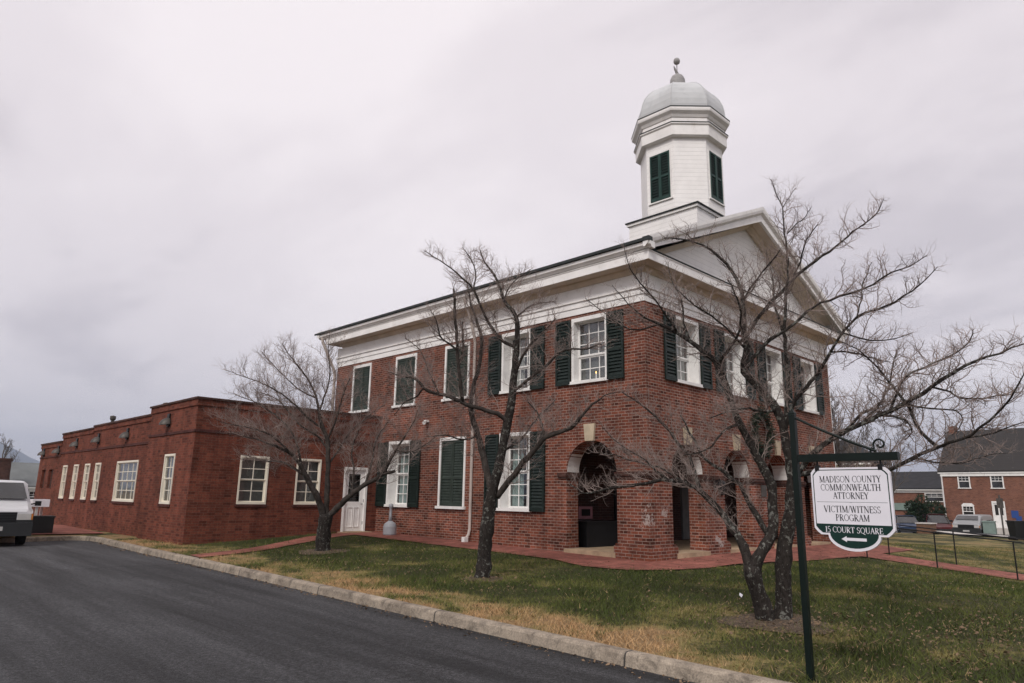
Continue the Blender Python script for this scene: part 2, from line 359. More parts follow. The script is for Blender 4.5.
def m_mulch():
    m, t, b = mat('leaf_mulch')
    c = nd(t, 'ShaderNodeNewGeometry').outputs['Position']
    k = ramp(t, noise(t, c, 22, 6, 0.8), [(0.35, (0.035, 0.024, 0.017)), (0.5, (0.10, 0.068, 0.045)), (0.70, (0.26, 0.19, 0.12))])
    t.links.new(k, b.inputs['Base Color']); b.inputs['Roughness'].default_value = 0.95
    bump(t, b, noise(t, c, 30, 5, 0.8), 0.9, 0.03)
    return m
M['mulch'] = m_mulch()

# ------------------------------------------------------------------ mesh helpers
class MB:
    def __init__(s): s.v = []; s.f = []
    def add(s, vs, fs):
        o = len(s.v); s.v += [tuple(v) for v in vs]; s.f += [tuple(i+o for i in f) for f in fs]
    def box(s, x0, x1, y0, y1, z0, z1):
        s.add([(x0,y0,z0),(x1,y0,z0),(x1,y1,z0),(x0,y1,z0),(x0,y0,z1),(x1,y0,z1),(x1,y1,z1),(x0,y1,z1)],
              [(3,2,1,0),(4,5,6,7),(0,1,5,4),(1,2,6,5),(2,3,7,6),(3,0,4,7)])
    def fbox(s, T, u0, u1, v0, v1, d0, d1):        # box in a wall's own (u, v, depth) frame
        P = [(u0,v0,d0),(u1,v0,d0),(u1,v1,d0),(u0,v1,d0),(u0,v0,d1),(u1,v0,d1),(u1,v1,d1),(u0,v1,d1)]
        s.add([T(*p) for p in P], [(0,1,2,3),(7,6,5,4),(4,5,1,0),(5,6,2,1),(6,7,3,2),(7,4,0,3)])
    def prism(s, poly, T, d0, d1):                 # 2-D polygon extruded from d0 to d1
        n = len(poly)
        vs = [T(u, v, d0) for u, v in poly] + [T(u, v, d1) for u, v in poly]
        tri = tessellate_polygon([[Vector((u, v, 0)) for u, v in poly]])
        fs = [tuple(t) for t in tri] + [tuple(n+i for i in reversed(t)) for t in tri]
        fs += [(i, (i+1) % n, n+(i+1) % n, n+i) for i in range(n)]
        s.add(vs, fs)
    def wall(s, outline, holes, T, d0, d1):
        loops = [outline] + holes
        flat = [p for l in loops for p in l]; n = len(flat)
        tri = tessellate_polygon([[Vector((u, v, 0)) for u, v in l] for l in loops])
        vs = [T(u, v, d0) for u, v in flat] + [T(u, v, d1) for u, v in flat]
        fs = [tuple(t) for t in tri] + [tuple(n+i for i in reversed(t)) for t in tri]
        o = 0
        for l in loops:
            k = len(l)
            fs += [(o+i, o+(i+1) % k, n+o+(i+1) % k, n+o+i) for i in range(k)]
            o += k
        s.add(vs, fs)
    def tube(s, pts, rad, n=8, cap=True):
        pts = [Vector(p) for p in pts]; m = len(pts)
        if not hasattr(rad, '__len__'): rad = [rad]*m
        o = len(s.v); up = None
        for i, p in enumerate(pts):
            t = (pts[min(i+1, m-1)] - pts[max(i-1, 0)])
            t = t.normalized() if t.length > 1e-9 else Vector((0, 0, 1))
            if up is None:
                up = Vector((1, 0, 0)) if abs(t.x) < 0.8 else Vector((0, 1, 0))
            a = (up - t*up.dot(t)); a = a.normalized() if a.length > 1e-6 else t.orthogonal().normalized()
            up = a; b = t.cross(a)
            for k in range(n):
                an = 2*math.pi*k/n
                q = p + (a*math.cos(an) + b*math.sin(an))*rad[i]
                s.v.append((q.x, q.y, q.z))
        for i in range(m-1):
            for k in range(n):
                k2 = (k+1) % n
                s.f.append((o+i*n+k, o+i*n+k2, o+(i+1)*n+k2, o+(i+1)*n+k))
        if cap:
            s.f.append(tuple(o+k for k in reversed(range(n)))); s.f.append(tuple(o+(m-1)*n+k for k in range(n)))
    def lathe(s, prof, c=(0, 0, 0), n=20, rot=0.0):
        o = len(s.v); m = len(prof)
        for r, z in prof:
            for k in range(n):
                a = rot + 2*math.pi*k/n
                s.v.append((c[0]+r*math.cos(a), c[1]+r*math.sin(a), c[2]+z))
        for i in range(m-1):
            for k in range(n):
                k2 = (k+1) % n
                s.f.append((o+i*n+k, o+i*n+k2, o+(i+1)*n+k2, o+(i+1)*n+k))
        s.f.append(tuple(o+k for k in reversed(range(n)))); s.f.append(tuple(o+(m-1)*n+k for k in range(n)))
    def ring(s, corners, prof):                    # profile (offset outwards, z) swept round a rectangle x0,x1,y0,y1
        x0, x1, y0, y1 = corners; o = len(s.v); m = len(prof)
        for d, z in prof:
            s.v += [(x0-d, y0-d, z), (x1+d, y0-d, z), (x1+d, y1+d, z), (x0-d, y1+d, z)]
        for i in range(m-1):
            for k in range(4):
                k2 = (k+1) % 4
                s.f.append((o+i*4+k, o+i*4+k2, o+(i+1)*4+k2, o+(i+1)*4+k))
    def build(s, name, m, parent=None, loc=None, smooth=False, bevel=0.0, label=None):
        me = bpy.data.meshes.new(name)
        me.from_pydata(s.v, [], s.f)
        if bevel or len(s.f) < 4000:
            bm = bmesh.new(); bm.from_mesh(me)
            bmesh.ops.recalc_face_normals(bm, faces=bm.faces)
            if bevel: bmesh.ops.bevel(bm, geom=list(bm.edges), offset=bevel, segments=2, affect='EDGES', clamp_overlap=True)
            bm.to_mesh(me); bm.free()
        me.materials.append(m)
        if smooth: me.polygons.foreach_set('use_smooth', [True]*len(me.polygons))
        o = bpy.data.objects.new(name, me); COL.objects.link(o)
        if parent is not None: o.parent = parent
        if loc is not None: o.location = loc
        if label: o['label'] = label
        return o
def tag(o, label=None, cat=None, group=None, kind=None):
    if label: o['label'] = label
    if cat: o['category'] = cat
    if group: o['group'] = group
    if kind: o['kind'] = kind
    return o
def thing(name, label, cat, loc=(0, 0, 0), rz=0.0, group=None):
    o = bpy.data.objects.new(name, None); COL.objects.link(o)
    o.location = loc; o.rotation_euler = (0, 0, rz); o.empty_display_size = 0.2
    return tag(o, label, cat, group)
def copy_tree(o, parent=None):
    c = o.copy(); COL.objects.link(c)
    if parent is not None: c.parent = parent
    for ch in list(o.children): copy_tree(ch, c)
    return c

# ------------------------------------------------------------------ terrain
KERB = [(-7.45, -60), (-7.42, -12), (-7.42, -5), (-7.38, -1.9), (-7.30, 2.2), (-7.26, 4.2), (-7.22, 6.7), (-7.18, 9.8), (-7.02, 13.0), (-6.90, 14.9), (-6.95, 15.6), (-7.25, 16.1), (-7.75, 16.25), (-8.6, 16.05), (-14, 14.9), (-70, 4.0)]
def _dense(pts, step):
    out = []
    for a, b in zip(pts[:-1], pts[1:]):
        n = max(1, int(math.hypot(b[0]-a[0], b[1]-a[1])/step))
        out += [(a[0]+(b[0]-a[0])*i/n, a[1]+(b[1]-a[1])*i/n) for i in range(n)]
    return out + [pts[-1]]
def sstep(x): x = np.clip(x, 0, 1); return x*x*(3-2*x)
def zkerb(y): return -0.15 + 0.10*np.clip((np.asarray(y, float)+6)/15, 0, 1)
def lawn(x, y):
    x = np.asarray(x, float); y = np.asarray(y, float)
    zk = zkerb(y)
    side = 0.0155*np.clip(y, 0, 11)*sstep((14.5-y)/4) + 0.05*sstep((y-12)/4)
    front = 0.06*np.clip(x/5, 0, 1) - 0.085*np.clip(-y-0.6, 0, 8)*np.clip(x/7, 0, 1.0)
    inner = np.where(y > 0, side + 0.06*np.clip(x/5, 0, 1)*np.clip(1-y, 0, 1), front)
    t = sstep((x+7.3)/5.9)**1.5
    z = zk + (inner-zk)*t
    far = sstep((x-10.5)/16)
    z = z*(1-far) + (-0.52)*far
    z = z - 0.55*sstep((x-43-0.25*np.clip(y, -30, 30))/5)
    return z
def lz(x, y): return float(lawn(x, y))
kd = np.array(_dense(KERB, 0.25))
def kerb_dist(x, y):        # signed distance to the kerb's back edge: positive on the lawn side
    x = np.asarray(x, float); y = np.asarray(y, float); best = np.full(x.shape, 1e9); sg = np.ones(x.shape)
    for (ax, ay), (bx, by) in zip(KERB[:-1], KERB[1:]):
        dx_, dy_ = bx-ax, by-ay; L2 = dx_*dx_+dy_*dy_
        t = np.clip(((x-ax)*dx_+(y-ay)*dy_)/L2, 0, 1)
        qx, qy = x-(ax+t*dx_), y-(ay+t*dy_); d = np.hypot(qx, qy)
        cr_ = dx_*qy-dy_*qx
        m = d < best - 1e-9
        best = np.where(m, d, best); sg = np.where(m, np.where(cr_ < 0, 1.0, -1.0), sg)
    return best*sg
def axis_pts(segs):
    out = []
    for a, b, st in segs: out += list(np.arange(a, b, st))
    return np.array(out + [segs[-1][1]])
def gxs(): return axis_pts([(-12000, -2000, 2500), (-2000, -200, 300), (-200, -20, 15), (-20, -9.2, 1.2), (-9.2, -5.6, 0.10), (-5.6, 10, 0.4), (10, 40, 2), (40, 200, 16), (200, 2000, 300), (2000, 12000, 2500)])
def gys(): return axis_pts([(-12000, -2000, 2500), (-2000, -200, 300), (-200, -20, 15), (-20, 14, 0.4), (14, 17.4, 0.12), (17.4, 40, 1.4), (40, 200, 16), (200, 2000, 300), (2000, 12000, 2500)])
def make_ground():
    xs, ys = gxs(), gys()
    X_, Y_ = np.meshgrid(xs, ys)
    d = kerb_dist(X_, Y_)
    lw = lawn(X_, Y_) - 0.015
    t = np.clip(-d/0.12, 0, 1)
    Z = lw*(1-t) + (zkerb(Y_)-0.13-0.22)*t
    # undulation of the turf
    Z = Z + np.where(d > 0.3, 0.012*np.sin(X_*1.9+Y_*0.7)*np.sin(Y_*1.3-X_*0.5), 0)
    # the land rolls away and rises to the hills in the far distance
    r = np.hypot(X_, Y_)
    Z = Z - 1.5*sstep((r-70)/120)
    n, m = X_.shape
    v = np.stack([X_, Y_, Z], -1).reshape(-1, 3)
    idx = np.arange(n*m).reshape(n, m)
    f = np.stack([idx[:-1, :-1], idx[:-1, 1:], idx[1:, 1:], idx[1:, :-1]], -1).reshape(-1, 4)
    me = bpy.data.meshes.new('ground')
    me.from_pydata(v.tolist(), [], f.tolist())
    me.polygons.foreach_set('use_smooth', [True]*len(me.polygons))
    me.materials.append(M['lawn'])
    o = bpy.data.objects.new('ground', me); COL.objects.link(o)
    tag(o, kind='structure')
make_ground()

# road: a sheet between the kerb face and the far side of the lot
rb = MB()
kn = kd[kd[:, 1] > -60.1]
kn = [(x, y) for x, y in _dense(KERB[:-1], 0.5)]
norm = []
for i, (x, y) in enumerate(kn):
    a = kn[max(i-1, 0)]; b = kn[min(i+1, len(kn)-1)]
    tx, ty = b[0]-a[0], b[1]-a[1]; l = math.hypot(tx, ty); norm.append((-ty/l, tx/l))     # towards the road
edge = [(x+nx*0.10, y+ny*0.10) for (x, y), (nx, ny) in zip(kn, norm)]
poly = edge + [(-60, -60)]
tri = tessellate_polygon([[Vector((x, y, 0)) for x, y in poly]])
rb.add([(x, y, float(zkerb(y))-0.13) for x, y in poly], [tuple(t) for t in tri])
road = rb.build('road', M['asphalt']); tag(road, kind='structure')

# kerb: swept profile with a rounded nose
kb = MB()
prof = [(0.0, -0.35), (0.0, 0.0), (0.10, 0.0), (0.128, -0.008), (0.142, -0.03), (0.155, -0.13), (0.16, -0.35)]
o_ = 0
for i, ((x, y), (nx, ny)) in enumerate(zip(kn, norm)):
    z = float(zkerb(y))
    kb.v += [(x+nx*d, y+ny*d, z+h) for d, h in prof]
for i in range(len(kn)-1):
    for k in range(len(prof)-1):
        a = i*len(prof)+k; kb.f.append((a, a+1, a+1+len(prof), a+len(prof)))
kerb = kb.build('kerb', M['concrete'], smooth=False)
tag(kerb, kind='structure')

def strip(name, A, B, n_across, m, lift, step=0.35, jitter=0.0, zfun=lz):
    mb = MB(); rng = random.Random(5)
    La, Lb = [], []
    for (a0, b0), (a1, b1) in zip(zip(A[:-1], B[:-1]), zip(A[1:], B[1:])):
        L = max(math.hypot(a1[0]-a0[0], a1[1]-a0[1]), math.hypot(b1[0]-b0[0], b1[1]-b0[1])); k = max(1, int(L/step))
        for i in range(k):
            t = i/k
            La.append((a0[0]+(a1[0]-a0[0])*t+rng.uniform(-jitter, jitter), a0[1]+(a1[1]-a0[1])*t+rng.uniform(-jitter, jitter))); Lb.append((b0[0]+(b1[0]-b0[0])*t, b0[1]+(b1[1]-b0[1])*t))
    La.append(A[-1]); Lb.append(B[-1])
    w = n_across+1
    for p, q in zip(La, Lb):
        for k in range(w):
            x = p[0]+(q[0]-p[0])*k/n_across; y = p[1]+(q[1]-p[1])*k/n_across
            mb.v.append((x, y, zfun(x, y)+lift))
    for i in range(len(La)-1):
        for k in range(n_across):
            a = i*w+k; mb.f.append((a, a+1, a+1+w, a+w))
    o = mb.build(name, m, smooth=True); return tag(o, kind='structure')
WALK_L = [(-1.5, 10.7), (-1.55, 6), (-1.6, 1.5), (-2.15, 0.2), (-1.95, -0.9), (-1.2, -1.4), (-0.4, -1.6), (1.0, -1.5), (4.0, -2.0), (6.9, -2.0), (11.6, -2.0)]
WALK_R = [(0.1, 10.7), (0.1, 6), (0.1, 1.5), (0.1, 0.6), (0.1, 0.25), (0.15, 0.1), (0.4, 0.1), (1.0, 0.1), (4.0, 0.1), (6.9, 0.1), (11.6, 0.1)]
strip('brick_pavement', WALK_L, WALK_R, 8, M['paver'], 0.012, jitter=0.03)
strip('front_path', [(6.95, -1.95), (6.9, -8), (6.9, -20)], [(8.55, -1.95), (8.5, -8), (8.5, -20)], 6, M['paver'], 0.016)
strip('narrow_path', [(-1.45, 9.6), (-2.8, 9.1), (-5.76, 7.45), (-7.2, 6.8)], [(-1.45, 10.4), (-2.97, 9.95), (-5.3, 8.4), (-7.15, 7.5)], 4, M['paver'], 0.010, jitter=0.03)
strip('back_pavement', [(-6.3, 16.9), (-12, 17.6)], [(-6.0, 24), (-12, 24)], 4, M['paver'], 0.02)
strip('far_street', [(30, -30), (41, 3), (50, 8), (80, 34)], [(38, -34), (47, -1), (56, 3.6), (86, 30)], 4, M['asphalt'], 0.05)
strip('far_pavement', [(28.6, -29.4), (39.6, 3.6), (48.6, 8.8), (78.6, 35)], [(30, -30), (41, 3), (50, 8), (80, 34)], 2, M['plaster'], 0.07)

# ------------------------------------------------------------------ courthouse
W_, L_, BT = 11.0, 13.85, 6.015
CH = thing('courthouse', 'two-storey red brick courthouse with arcaded ground floor, white pediment and domed cupola', 'courthouse', (0, 0, 0))
def T_side(u, v, d): return (d, u, v)          # u along +y, d into the building (+x)
def T_front(u, v, d): return (u, d, v)         # u along +x, d into the building (+y)
def arch(c, r, z0, zs, n=16):
    return [(c-r, z0), (c+r, z0)] + [(c+r*math.cos(math.pi*k/n), zs+r*math.sin(math.pi*k/n)) for k in range(n+1)]
Z0 = -0.30
HU, SU = 5.925, 4.205
HG, SG = 3.08, 1.0
U_SIDE = [1.685, 4.30, 6.86, 9.48, 12.12]; G_SIDE = [4.30, 6.93, 9.60]
SP = 1.97
WW = 1.16
def rect(c, w, z0, z1): return [(c-w/2, z0), (c+w/2, z0), (c+w/2, z1), (c-w/2, z1)]
side_holes = [rect(c, WW, SU, HU) for c in U_SIDE] + [rect(c, WW+0.05, SG, HG) for c in G_SIDE] + [arch(1.675, 0.785, 0.02, SP)]
F_WIN = [1.85+2.45*k for k in range(4)]; F_ARCH = [1.70+2.47*k for k in range(4)]
front_holes = [rect(c, WW, SU, HU) for c in F_WIN] + [arch(c, 0.735, 0.02, SP) for c in F_ARCH]
TH = 0.46
w = MB(); w.wall([(TH, Z0), (L_, Z0), (L_, BT), (TH, BT)], side_holes, T_side, 0.0, TH); w.build('brick_wall', M['brick'], CH)
w = MB(); w.wall([(0, Z0), (W_, Z0), (W_, BT), (0, BT)], front_holes, T_front, 0.0, TH); w.build('brick_wall', M['brick'], CH)
w = MB(); w.box(W_-TH, W_, TH, L_-TH, Z0, BT); w.build('brick_wall', M['brick'], CH)
w = MB(); w.box(TH, W_, L_-TH, L_, Z0, BT); w.build('brick_wall', M['brick'], CH)
# arcade interior
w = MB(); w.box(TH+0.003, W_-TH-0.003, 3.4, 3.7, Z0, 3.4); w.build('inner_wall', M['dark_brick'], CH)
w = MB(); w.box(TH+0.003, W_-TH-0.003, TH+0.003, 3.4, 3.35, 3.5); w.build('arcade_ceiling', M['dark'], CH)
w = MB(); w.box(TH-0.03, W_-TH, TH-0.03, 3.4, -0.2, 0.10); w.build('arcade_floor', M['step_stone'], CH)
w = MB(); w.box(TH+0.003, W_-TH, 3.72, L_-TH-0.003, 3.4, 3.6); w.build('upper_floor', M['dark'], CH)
w = MB(); w.box(4.3, 4.4, 3.72, L_-TH-0.003, 0.0, 5.9); w.build('partition_wall', M['blind'], CH)

def louvre_leaf(mb, T, u0, u1, v0, v1, d0, d1, st=0.055, mid=None, pitch=0.075, sl=None):
    sl = sl or mb
    mb.fbox(T, u0, u0+st, v0, v1, d0, d1); mb.fbox(T, u1-st, u1, v0, v1, d0, d1)
    mids = [mid] if mid else []
    rails = [(v0, v0+st*1.9)] + [(m-st*0.6, m+st*0.6) for m in mids] + [(v1-st*1.2, v1)]
    for a, b in rails: mb.fbox(T, u0+st, u1-st, a, b, d0+0.002, d1-0.002)
    for (a, b), (c, e) in zip(rails[:-1], rails[1:]):
        n = max(1, int((c-b)/pitch))
        for i in range(n):
            z = b+(c-b)*(i+0.5)/n; h = (c-b)/n*0.5
            sl.add([T(u0+st, z-h, d0+0.006), T(u1-st, z-h, d0+0.006), T(u1-st, z+h*0.9, d1-0.004), T(u0+st, z+h*0.9, d1-0.004)], [(0, 1, 2, 3)])
    sl.fbox(T, u0+st, u1-st, v0+st, v1-st, d1-0.003, d1-0.001)

def window(parent, T, c, w_, z0, z1, cols, rows, curtain='curtain_w', rec=0.17, shut=None, casing=0.10, sash_m='trim', split=None, sill=True, deep=0.07, paint='trim', st=0.048):
    u0, u1 = c-w_/2, c+w_/2
    f = MB()
    f.fbox(T, u0, u0+casing*0.75, z0+0.06, z1, -0.025, rec); f.fbox(T, u1-casing*0.75, u1, z0+0.06, z1, -0.025, rec)
    f.fbox(T, u0+casing*0.75, u1-casing*0.75, z1-casing, z1, -0.025, rec)
    fr = f.build('window', M[paint], parent)
    s = MB()
    if sill: s.fbox(T, u0-0.05, u1+0.05, z0-0.02, z0+0.058, -0.075, rec)
    else: s.fbox(T, u0, u1, z0, z0+0.058, -0.03, rec)
    s.build('sill', M[paint], fr)
    a0, a1, b0, b1 = u0+casing*0.75, u1-casing*0.75, z0+0.06, z1-casing
    if shut == 'closed':
        m_ = (a0+a1)/2
        for (p, q) in ((a0+0.004, m_-0.003), (m_+0.003, a1-0.004)):
            l = MB(); louvre_leaf(l, T, p, q, b0+0.004, b1-0.004, 0.0, 0.04, mid=b0+(b1-b0)*0.42); l.build('shutter', M['faded_green'], fr, label='closed dark green louvred shutter')
        return fr
    mr = b0+(b1-b0)*(split or 0.5)
    sh = MB()
    g0, g1 = rec-deep+0.03, rec-deep
    for (p, q, d) in ((b0, mr, g0), (mr, b1, g1)):
        sh.fbox(T, a0, a0+st, p, q, d, d+0.035); sh.fbox(T, a1-st, a1, p, q, d, d+0.035)
        sh.fbox(T, a0+st, a1-st, p, p+st, d+0.001, d+0.034); sh.fbox(T, a0+st, a1-st, q-st*0.8, q, d+0.001, d+0.034)
        nr = max(1, int(round(rows*((q-p)/(b1-b0)))))
        mw = 0.011
        for i in range(1, cols):
            u = a0+st+(a1-a0-2*st)*i/cols; sh.fbox(T, u-mw, u+mw, p+st, q-st*0.8, d+0.006, d+0.03)
        for j in range(1, nr):
            v = p+st+(q-p-1.8*st)*j/nr; sh.fbox(T, a0+st, a1-st, v-mw, v+mw, d+0.008, d+0.028)
    sh.build('sash', M[paint], fr)
    g = MB(); g0 += 0.018; g1 += 0.018; g.add([T(a0+0.02, b0+0.02, g0), T(a1-0.02, b0+0.02, g0), T(a1-0.02, mr, g0), T(a0+0.02, mr, g0)], [(0, 1, 2, 3)])
    g.add([T(a0+0.02, mr, g1), T(a1-0.02, mr, g1), T(a1-0.02, b1-0.02, g1), T(a0+0.02, b1-0.02, g1)], [(0, 1, 2, 3)])
    g.build('pane', M['glass'], fr)
    if curtain:
        cu = MB(); n = 26; vs = []
        gap = 0.16 if curtain in ('curtain', 'curtain_w') else 0.0
        for side_ in ((0, 0.5-gap/2), (0.5+gap/2, 1)):
            o = len(cu.v)
            for i in range(n+1):
                t = side_[0]+(side_[1]-side_[0])*i/n; u = a0+(a1-a0)*t
                d = rec+0.06+(0.03*math.sin(t*46) if curtain != 'blind' else 0)
                cu.v += [T(u, b0, d), T(u, b1, d)]
            for i in range(n): cu.f.append((o+2*i, o+2*i+2, o+2*i+3, o+2*i+1))
        cu.build('curtain' if curtain != 'blind' else 'blind', M[curtain], fr)
    return fr
def open_shutters(parent, T, c, w_, z0, z1, sw=0.50, mid=0.42):
    for s in (-1, 1):
        p = c+s*(w_/2+0.015); q = p+s*sw
        l = MB(); louvre_leaf(l, T, min(p, q), max(p, q), z0-0.01, z1-0.02, -0.075, -0.03, mid=z0+(z1-z0)*mid); l.build('shutter', M['green'], parent, label='dark green louvred shutter folded open')
for i, c in enumerate(U_SIDE):
    if i >= 2: window(CH, T_side, c, WW, SU, HU, 3, 5, shut='closed')
    else:
        window(CH, T_side, c, WW, SU, HU, 3, 5, curtain='blind' if i == 0 else 'curtain_w', split=0.42, rec=0.24 if i == 0 else 0.34); open_shutters(CH, T_side, c, WW, SU, HU)
for i, c in enumerate(G_SIDE):
    if i == 1: window(CH, T_side, c, WW+0.05, SG, HG, 3, 6, shut='closed')
    else:
        window(CH, T_side, c, WW+0.05, SG, HG, 3, 6, curtain='curtain', rec=0.36); open_shutters(CH, T_side, c, WW+0.05, SG, HG, 0.52)
for i, c in enumerate(F_WIN):
    window(CH, T_front, c, WW, SU, HU, 3, 5, curtain='curtain_w', split=0.42, rec=0.32); open_shutters(CH, T_front, c, WW, SU, HU)

# arches: plastered soffit, keystone, impost, plinth, threshold
def arch_trim(T, c, r, kt=0.40):
    s = MB(); n = 18; rr = r-0.012
    for k in range(n+1):
        a = math.pi*k/n; u, v = c+rr*math.cos(a), SP+0.02+rr*math.sin(a)
        s.v += [T(u, v, 0.035), T(u, v, TH+0.02), T(c+(r-0.001)*math.cos(a), SP+0.02+(r-0.001)*math.sin(a), 0.035)]
    for k in range(n):
        a = k*3; s.f += [(a, a+1, a+4, a+3), (a, a+3, a+5, a+2)]
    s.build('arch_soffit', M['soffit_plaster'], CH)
    k = MB(); k.prism([(c-0.13, SP+r-0.02), (c+0.13, SP+r-0.02), (c+0.175, SP+r+kt), (c-0.175, SP+r+kt)], T, -0.06, 0.10)
    k.build('keystone', M['stone'], CH)
    t = MB(); t.fbox(T, c-r+0.003, c+r-0.003, -0.1, 0.135, -0.10, TH+0.15); t.build('threshold', M['step_stone'], CH)
arch_trim(T_side, 1.675, 0.785)
for c in F_ARCH: arch_trim(T_front, c, 0.735)
def pier(T, u0, u1, name='impost', lo=True):
    i_ = MB(); i_.fbox(T, u0, u1, SP-0.10, SP, -0.055, TH*0.98); i_.fbox(T, u0+0.012, u1-0.012, SP-0.15, SP-0.101, -0.03, TH*0.97); i_.build('impost', M['dark_brick'], CH)
def plinth(x0, x1, y0, y1):
    p = MB(); p.box(x0, x1, y0, y1, Z0, 0.30); p.box(x0+0.028, x1-0.028, y0+0.028, y1-0.028, 0.301, 0.345); p.build('plinth', M['brick'], CH)
# corner pier goes round the corner as one impost
ci = MB(); ci.box(-0.055, F_ARCH[0]-0.735+0.04, -0.055, 1.675-0.785+0.04, SP-0.10, SP); ci.box(-0.03, F_ARCH[0]-0.735+0.025, -0.03, 1.675-0.785+0.025, SP-0.155, SP-0.101); ci.build('impost', M['dark_brick'], CH)
plinth(-0.085, F_ARCH[0]-0.735+0.05, -0.085, 1.675-0.785+0.05)
for a, b in zip(F_ARCH[:-1], F_ARCH[1:]):
    pier(T_front, a+0.735-0.04, b-0.735+0.04); plinth(a+0.735-0.05, b-0.735+0.05, -0.085, TH*0.96)
pier(T_front, F_ARCH[3]+0.735-0.04, W_+0.05); plinth(F_ARCH[3]+0.735-0.05, W_+0.085, -0.085, TH*0.96)
pier(T_side, 1.675+0.785-0.04, 2.72)
plinth(-0.03, TH*0.96, 1.675+0.785-0.03, 2.8)
# things seen inside the arcade
d_ = MB(); d_.box(6.75, 7.65, 3.33, 3.398, 0.12, 1.95); d_.build('door_panel', M['blind'], CH)
d_ = MB(); d_.box(3.2, 4.9, 3.34, 3.397, 0.12, 2.3); d_.build('entrance_door', M['black'], CH)
d_ = MB(); d_.box(1.1, 2.7, 2.7, 3.395, 0.10, 0.72); d_.box(1.06, 2.74, 2.66, 3.394, 0.721, 0.76); d_.build('wooden_chest', M['black'], CH)
pk = MB(); pk.box(1.56, 2.16, 3.36, 3.396, 0.80, 1.13); pn = pk.build('notice_board', M['pink'], CH)
pk = MB(); pk.box(1.68, 2.04, 3.345, 3.359, 0.88, 1.06); pk.build('notice_sheet', M['dark'], pn)

# entablature, cornice, roof
E_ = MB()
E_.ring((0, W_, 0, L_-0.02), [(-0.3, BT), (0.02, BT), (0.02, 6.185), (0.045, 6.19), (0.045, 6.335), (0.085, 6.34), (0.085, 6.378), (0.03, 6.385), (0.03, 6.72)])
E_.build('entablature', M['white'], CH)
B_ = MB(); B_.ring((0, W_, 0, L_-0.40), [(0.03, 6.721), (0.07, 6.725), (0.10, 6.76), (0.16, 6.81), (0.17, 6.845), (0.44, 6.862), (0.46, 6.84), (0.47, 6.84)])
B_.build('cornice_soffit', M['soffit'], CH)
C_ = MB(); C_.ring((0, W_, 0, L_-0.40), [(0.47, 6.838), (0.50, 6.838), (0.50, 7.03), (0.52, 7.045), (0.52, 7.06), (-0.2, 7.08)])
C_.build('cornice', M['white'], CH)
fl = MB(); fl.box(-0.535, W_+0.535, -0.535, -0.10, 7.083, 7.098); fl.build('cornice_flashing', M['slate'], CH)
RX, RZ = W_/2, 9.93                 # ridge
EX, EZ = -0.66, 7.26                # eave line of the roof
SL = (RZ-EZ)/(RX-EX)
def roof_z(x): return RZ - SL*abs(x-RX)
G_ = []
for s in (0, 1):
    g = MB(); mx_ = (lambda x: x) if s == 0 else (lambda x: W_-x)
    pr = [(-0.40, 7.082), (-0.53, 7.082), (-0.56, 7.12), (-0.60, 7.15), (-0.61, 7.20), (-0.61, 7.232), (-0.40, 7.232)]
    n = len(pr)
    g.v = [(mx_(x), -0.62, z) for x, z in pr] + [(mx_(x), 14.42, z) for x, z in pr]
    g.f = [(i, (i+1) % n, n+(i+1) % n, n+i) for i in range(n)] + [tuple(range(n)), tuple(range(2*n-1, n-1, -1))]
    g.build('eave_moulding', M['white'], CH)
    r = MB(); th = 0.075
    x0, x1 = EX, RX
    P = [(x0, EZ-0.02), (x1, RZ-0.02), (x1, RZ+th), (x0, EZ+th-0.02)]
    y0, y1 = -0.44, 14.60
    r.v = [(mx_(x), y0, z) for x, z in P] + [(mx_(x), y1, z) for x, z in P]
    r.f = [(0, 1, 2, 3), (7, 6, 5, 4), (0, 4, 5, 1), (1, 5, 6, 2), (2, 6, 7, 3), (3, 7, 4, 0)]
    r.build('roof', M['slate'], CH)
    r = MB(); xa, xb = sorted((mx_(EX), mx_(-0.50))); r.box(xa, xb, -0.625, -0.444, 7.238, 7.335); r.build('roof_edge', M['slate'], CH)
# pediment: tympanum boards and raking cornice at both gables
for gy, sg in ((0.0, 1), (L_, -1)):
    t = MB(); t.add([(0.0, gy+sg*0.03, 7.06), (W_, gy+sg*0.03, 7.06), (RX, gy+sg*0.03, roof_z(RX)-0.10), (0.0, gy+sg*0.25, 7.06), (W_, gy+sg*0.25, 7.06), (RX, gy+sg*0.25, roof_z(RX)-0.10)], [(0, 1, 2), (5, 4, 3)])
    t.build('tympanum', M['siding'], CH)
    for s in (0, 1):
        mx_ = (lambda x: x) if s == 0 else (lambda x: W_-x)
        def rake(pr, name, m, xs=EX+0.02):
            g = MB(); n = len(pr)
            g.v = [(mx_(xs), gy-sg*o, max(roof_z(xs)+h, 7.10) if xs < 0.3 else roof_z(xs)+h) for o, h in pr] + [(mx_(RX), gy-sg*o, RZ+h) for o, h in pr]
            g.f = [(i, (i+1) % n, n+(i+1) % n, n+i) for i in range(n)] + [tuple(range(n)), tuple(range(2*n-1, n-1, -1))]
            g.build(name, m, CH)
        rake([(0.445, 0.075), (0.595, 0.075), (0.595, -0.02), (0.575, -0.10), (0.53, -0.14), (0.505, -0.165), (0.445, -0.165)], 'raking_moulding', M['white'])
        rake([(-0.02, -0.168), (0.50, -0.168), (0.50, -0.37), (0.47, -0.37), (0.46, -0.345), (-0.02, -0.345)], 'raking_cornice', M['white'], xs=-0.45)
        rake([(-0.02, -0.346), (0.40, -0.347), (0.18, -0.36), (0.15, -0.41), (0.09, -0.45), (0.06, -0.50), (-0.02, -0.50)], 'raking_soffit', M['soffit'], xs=0.35)

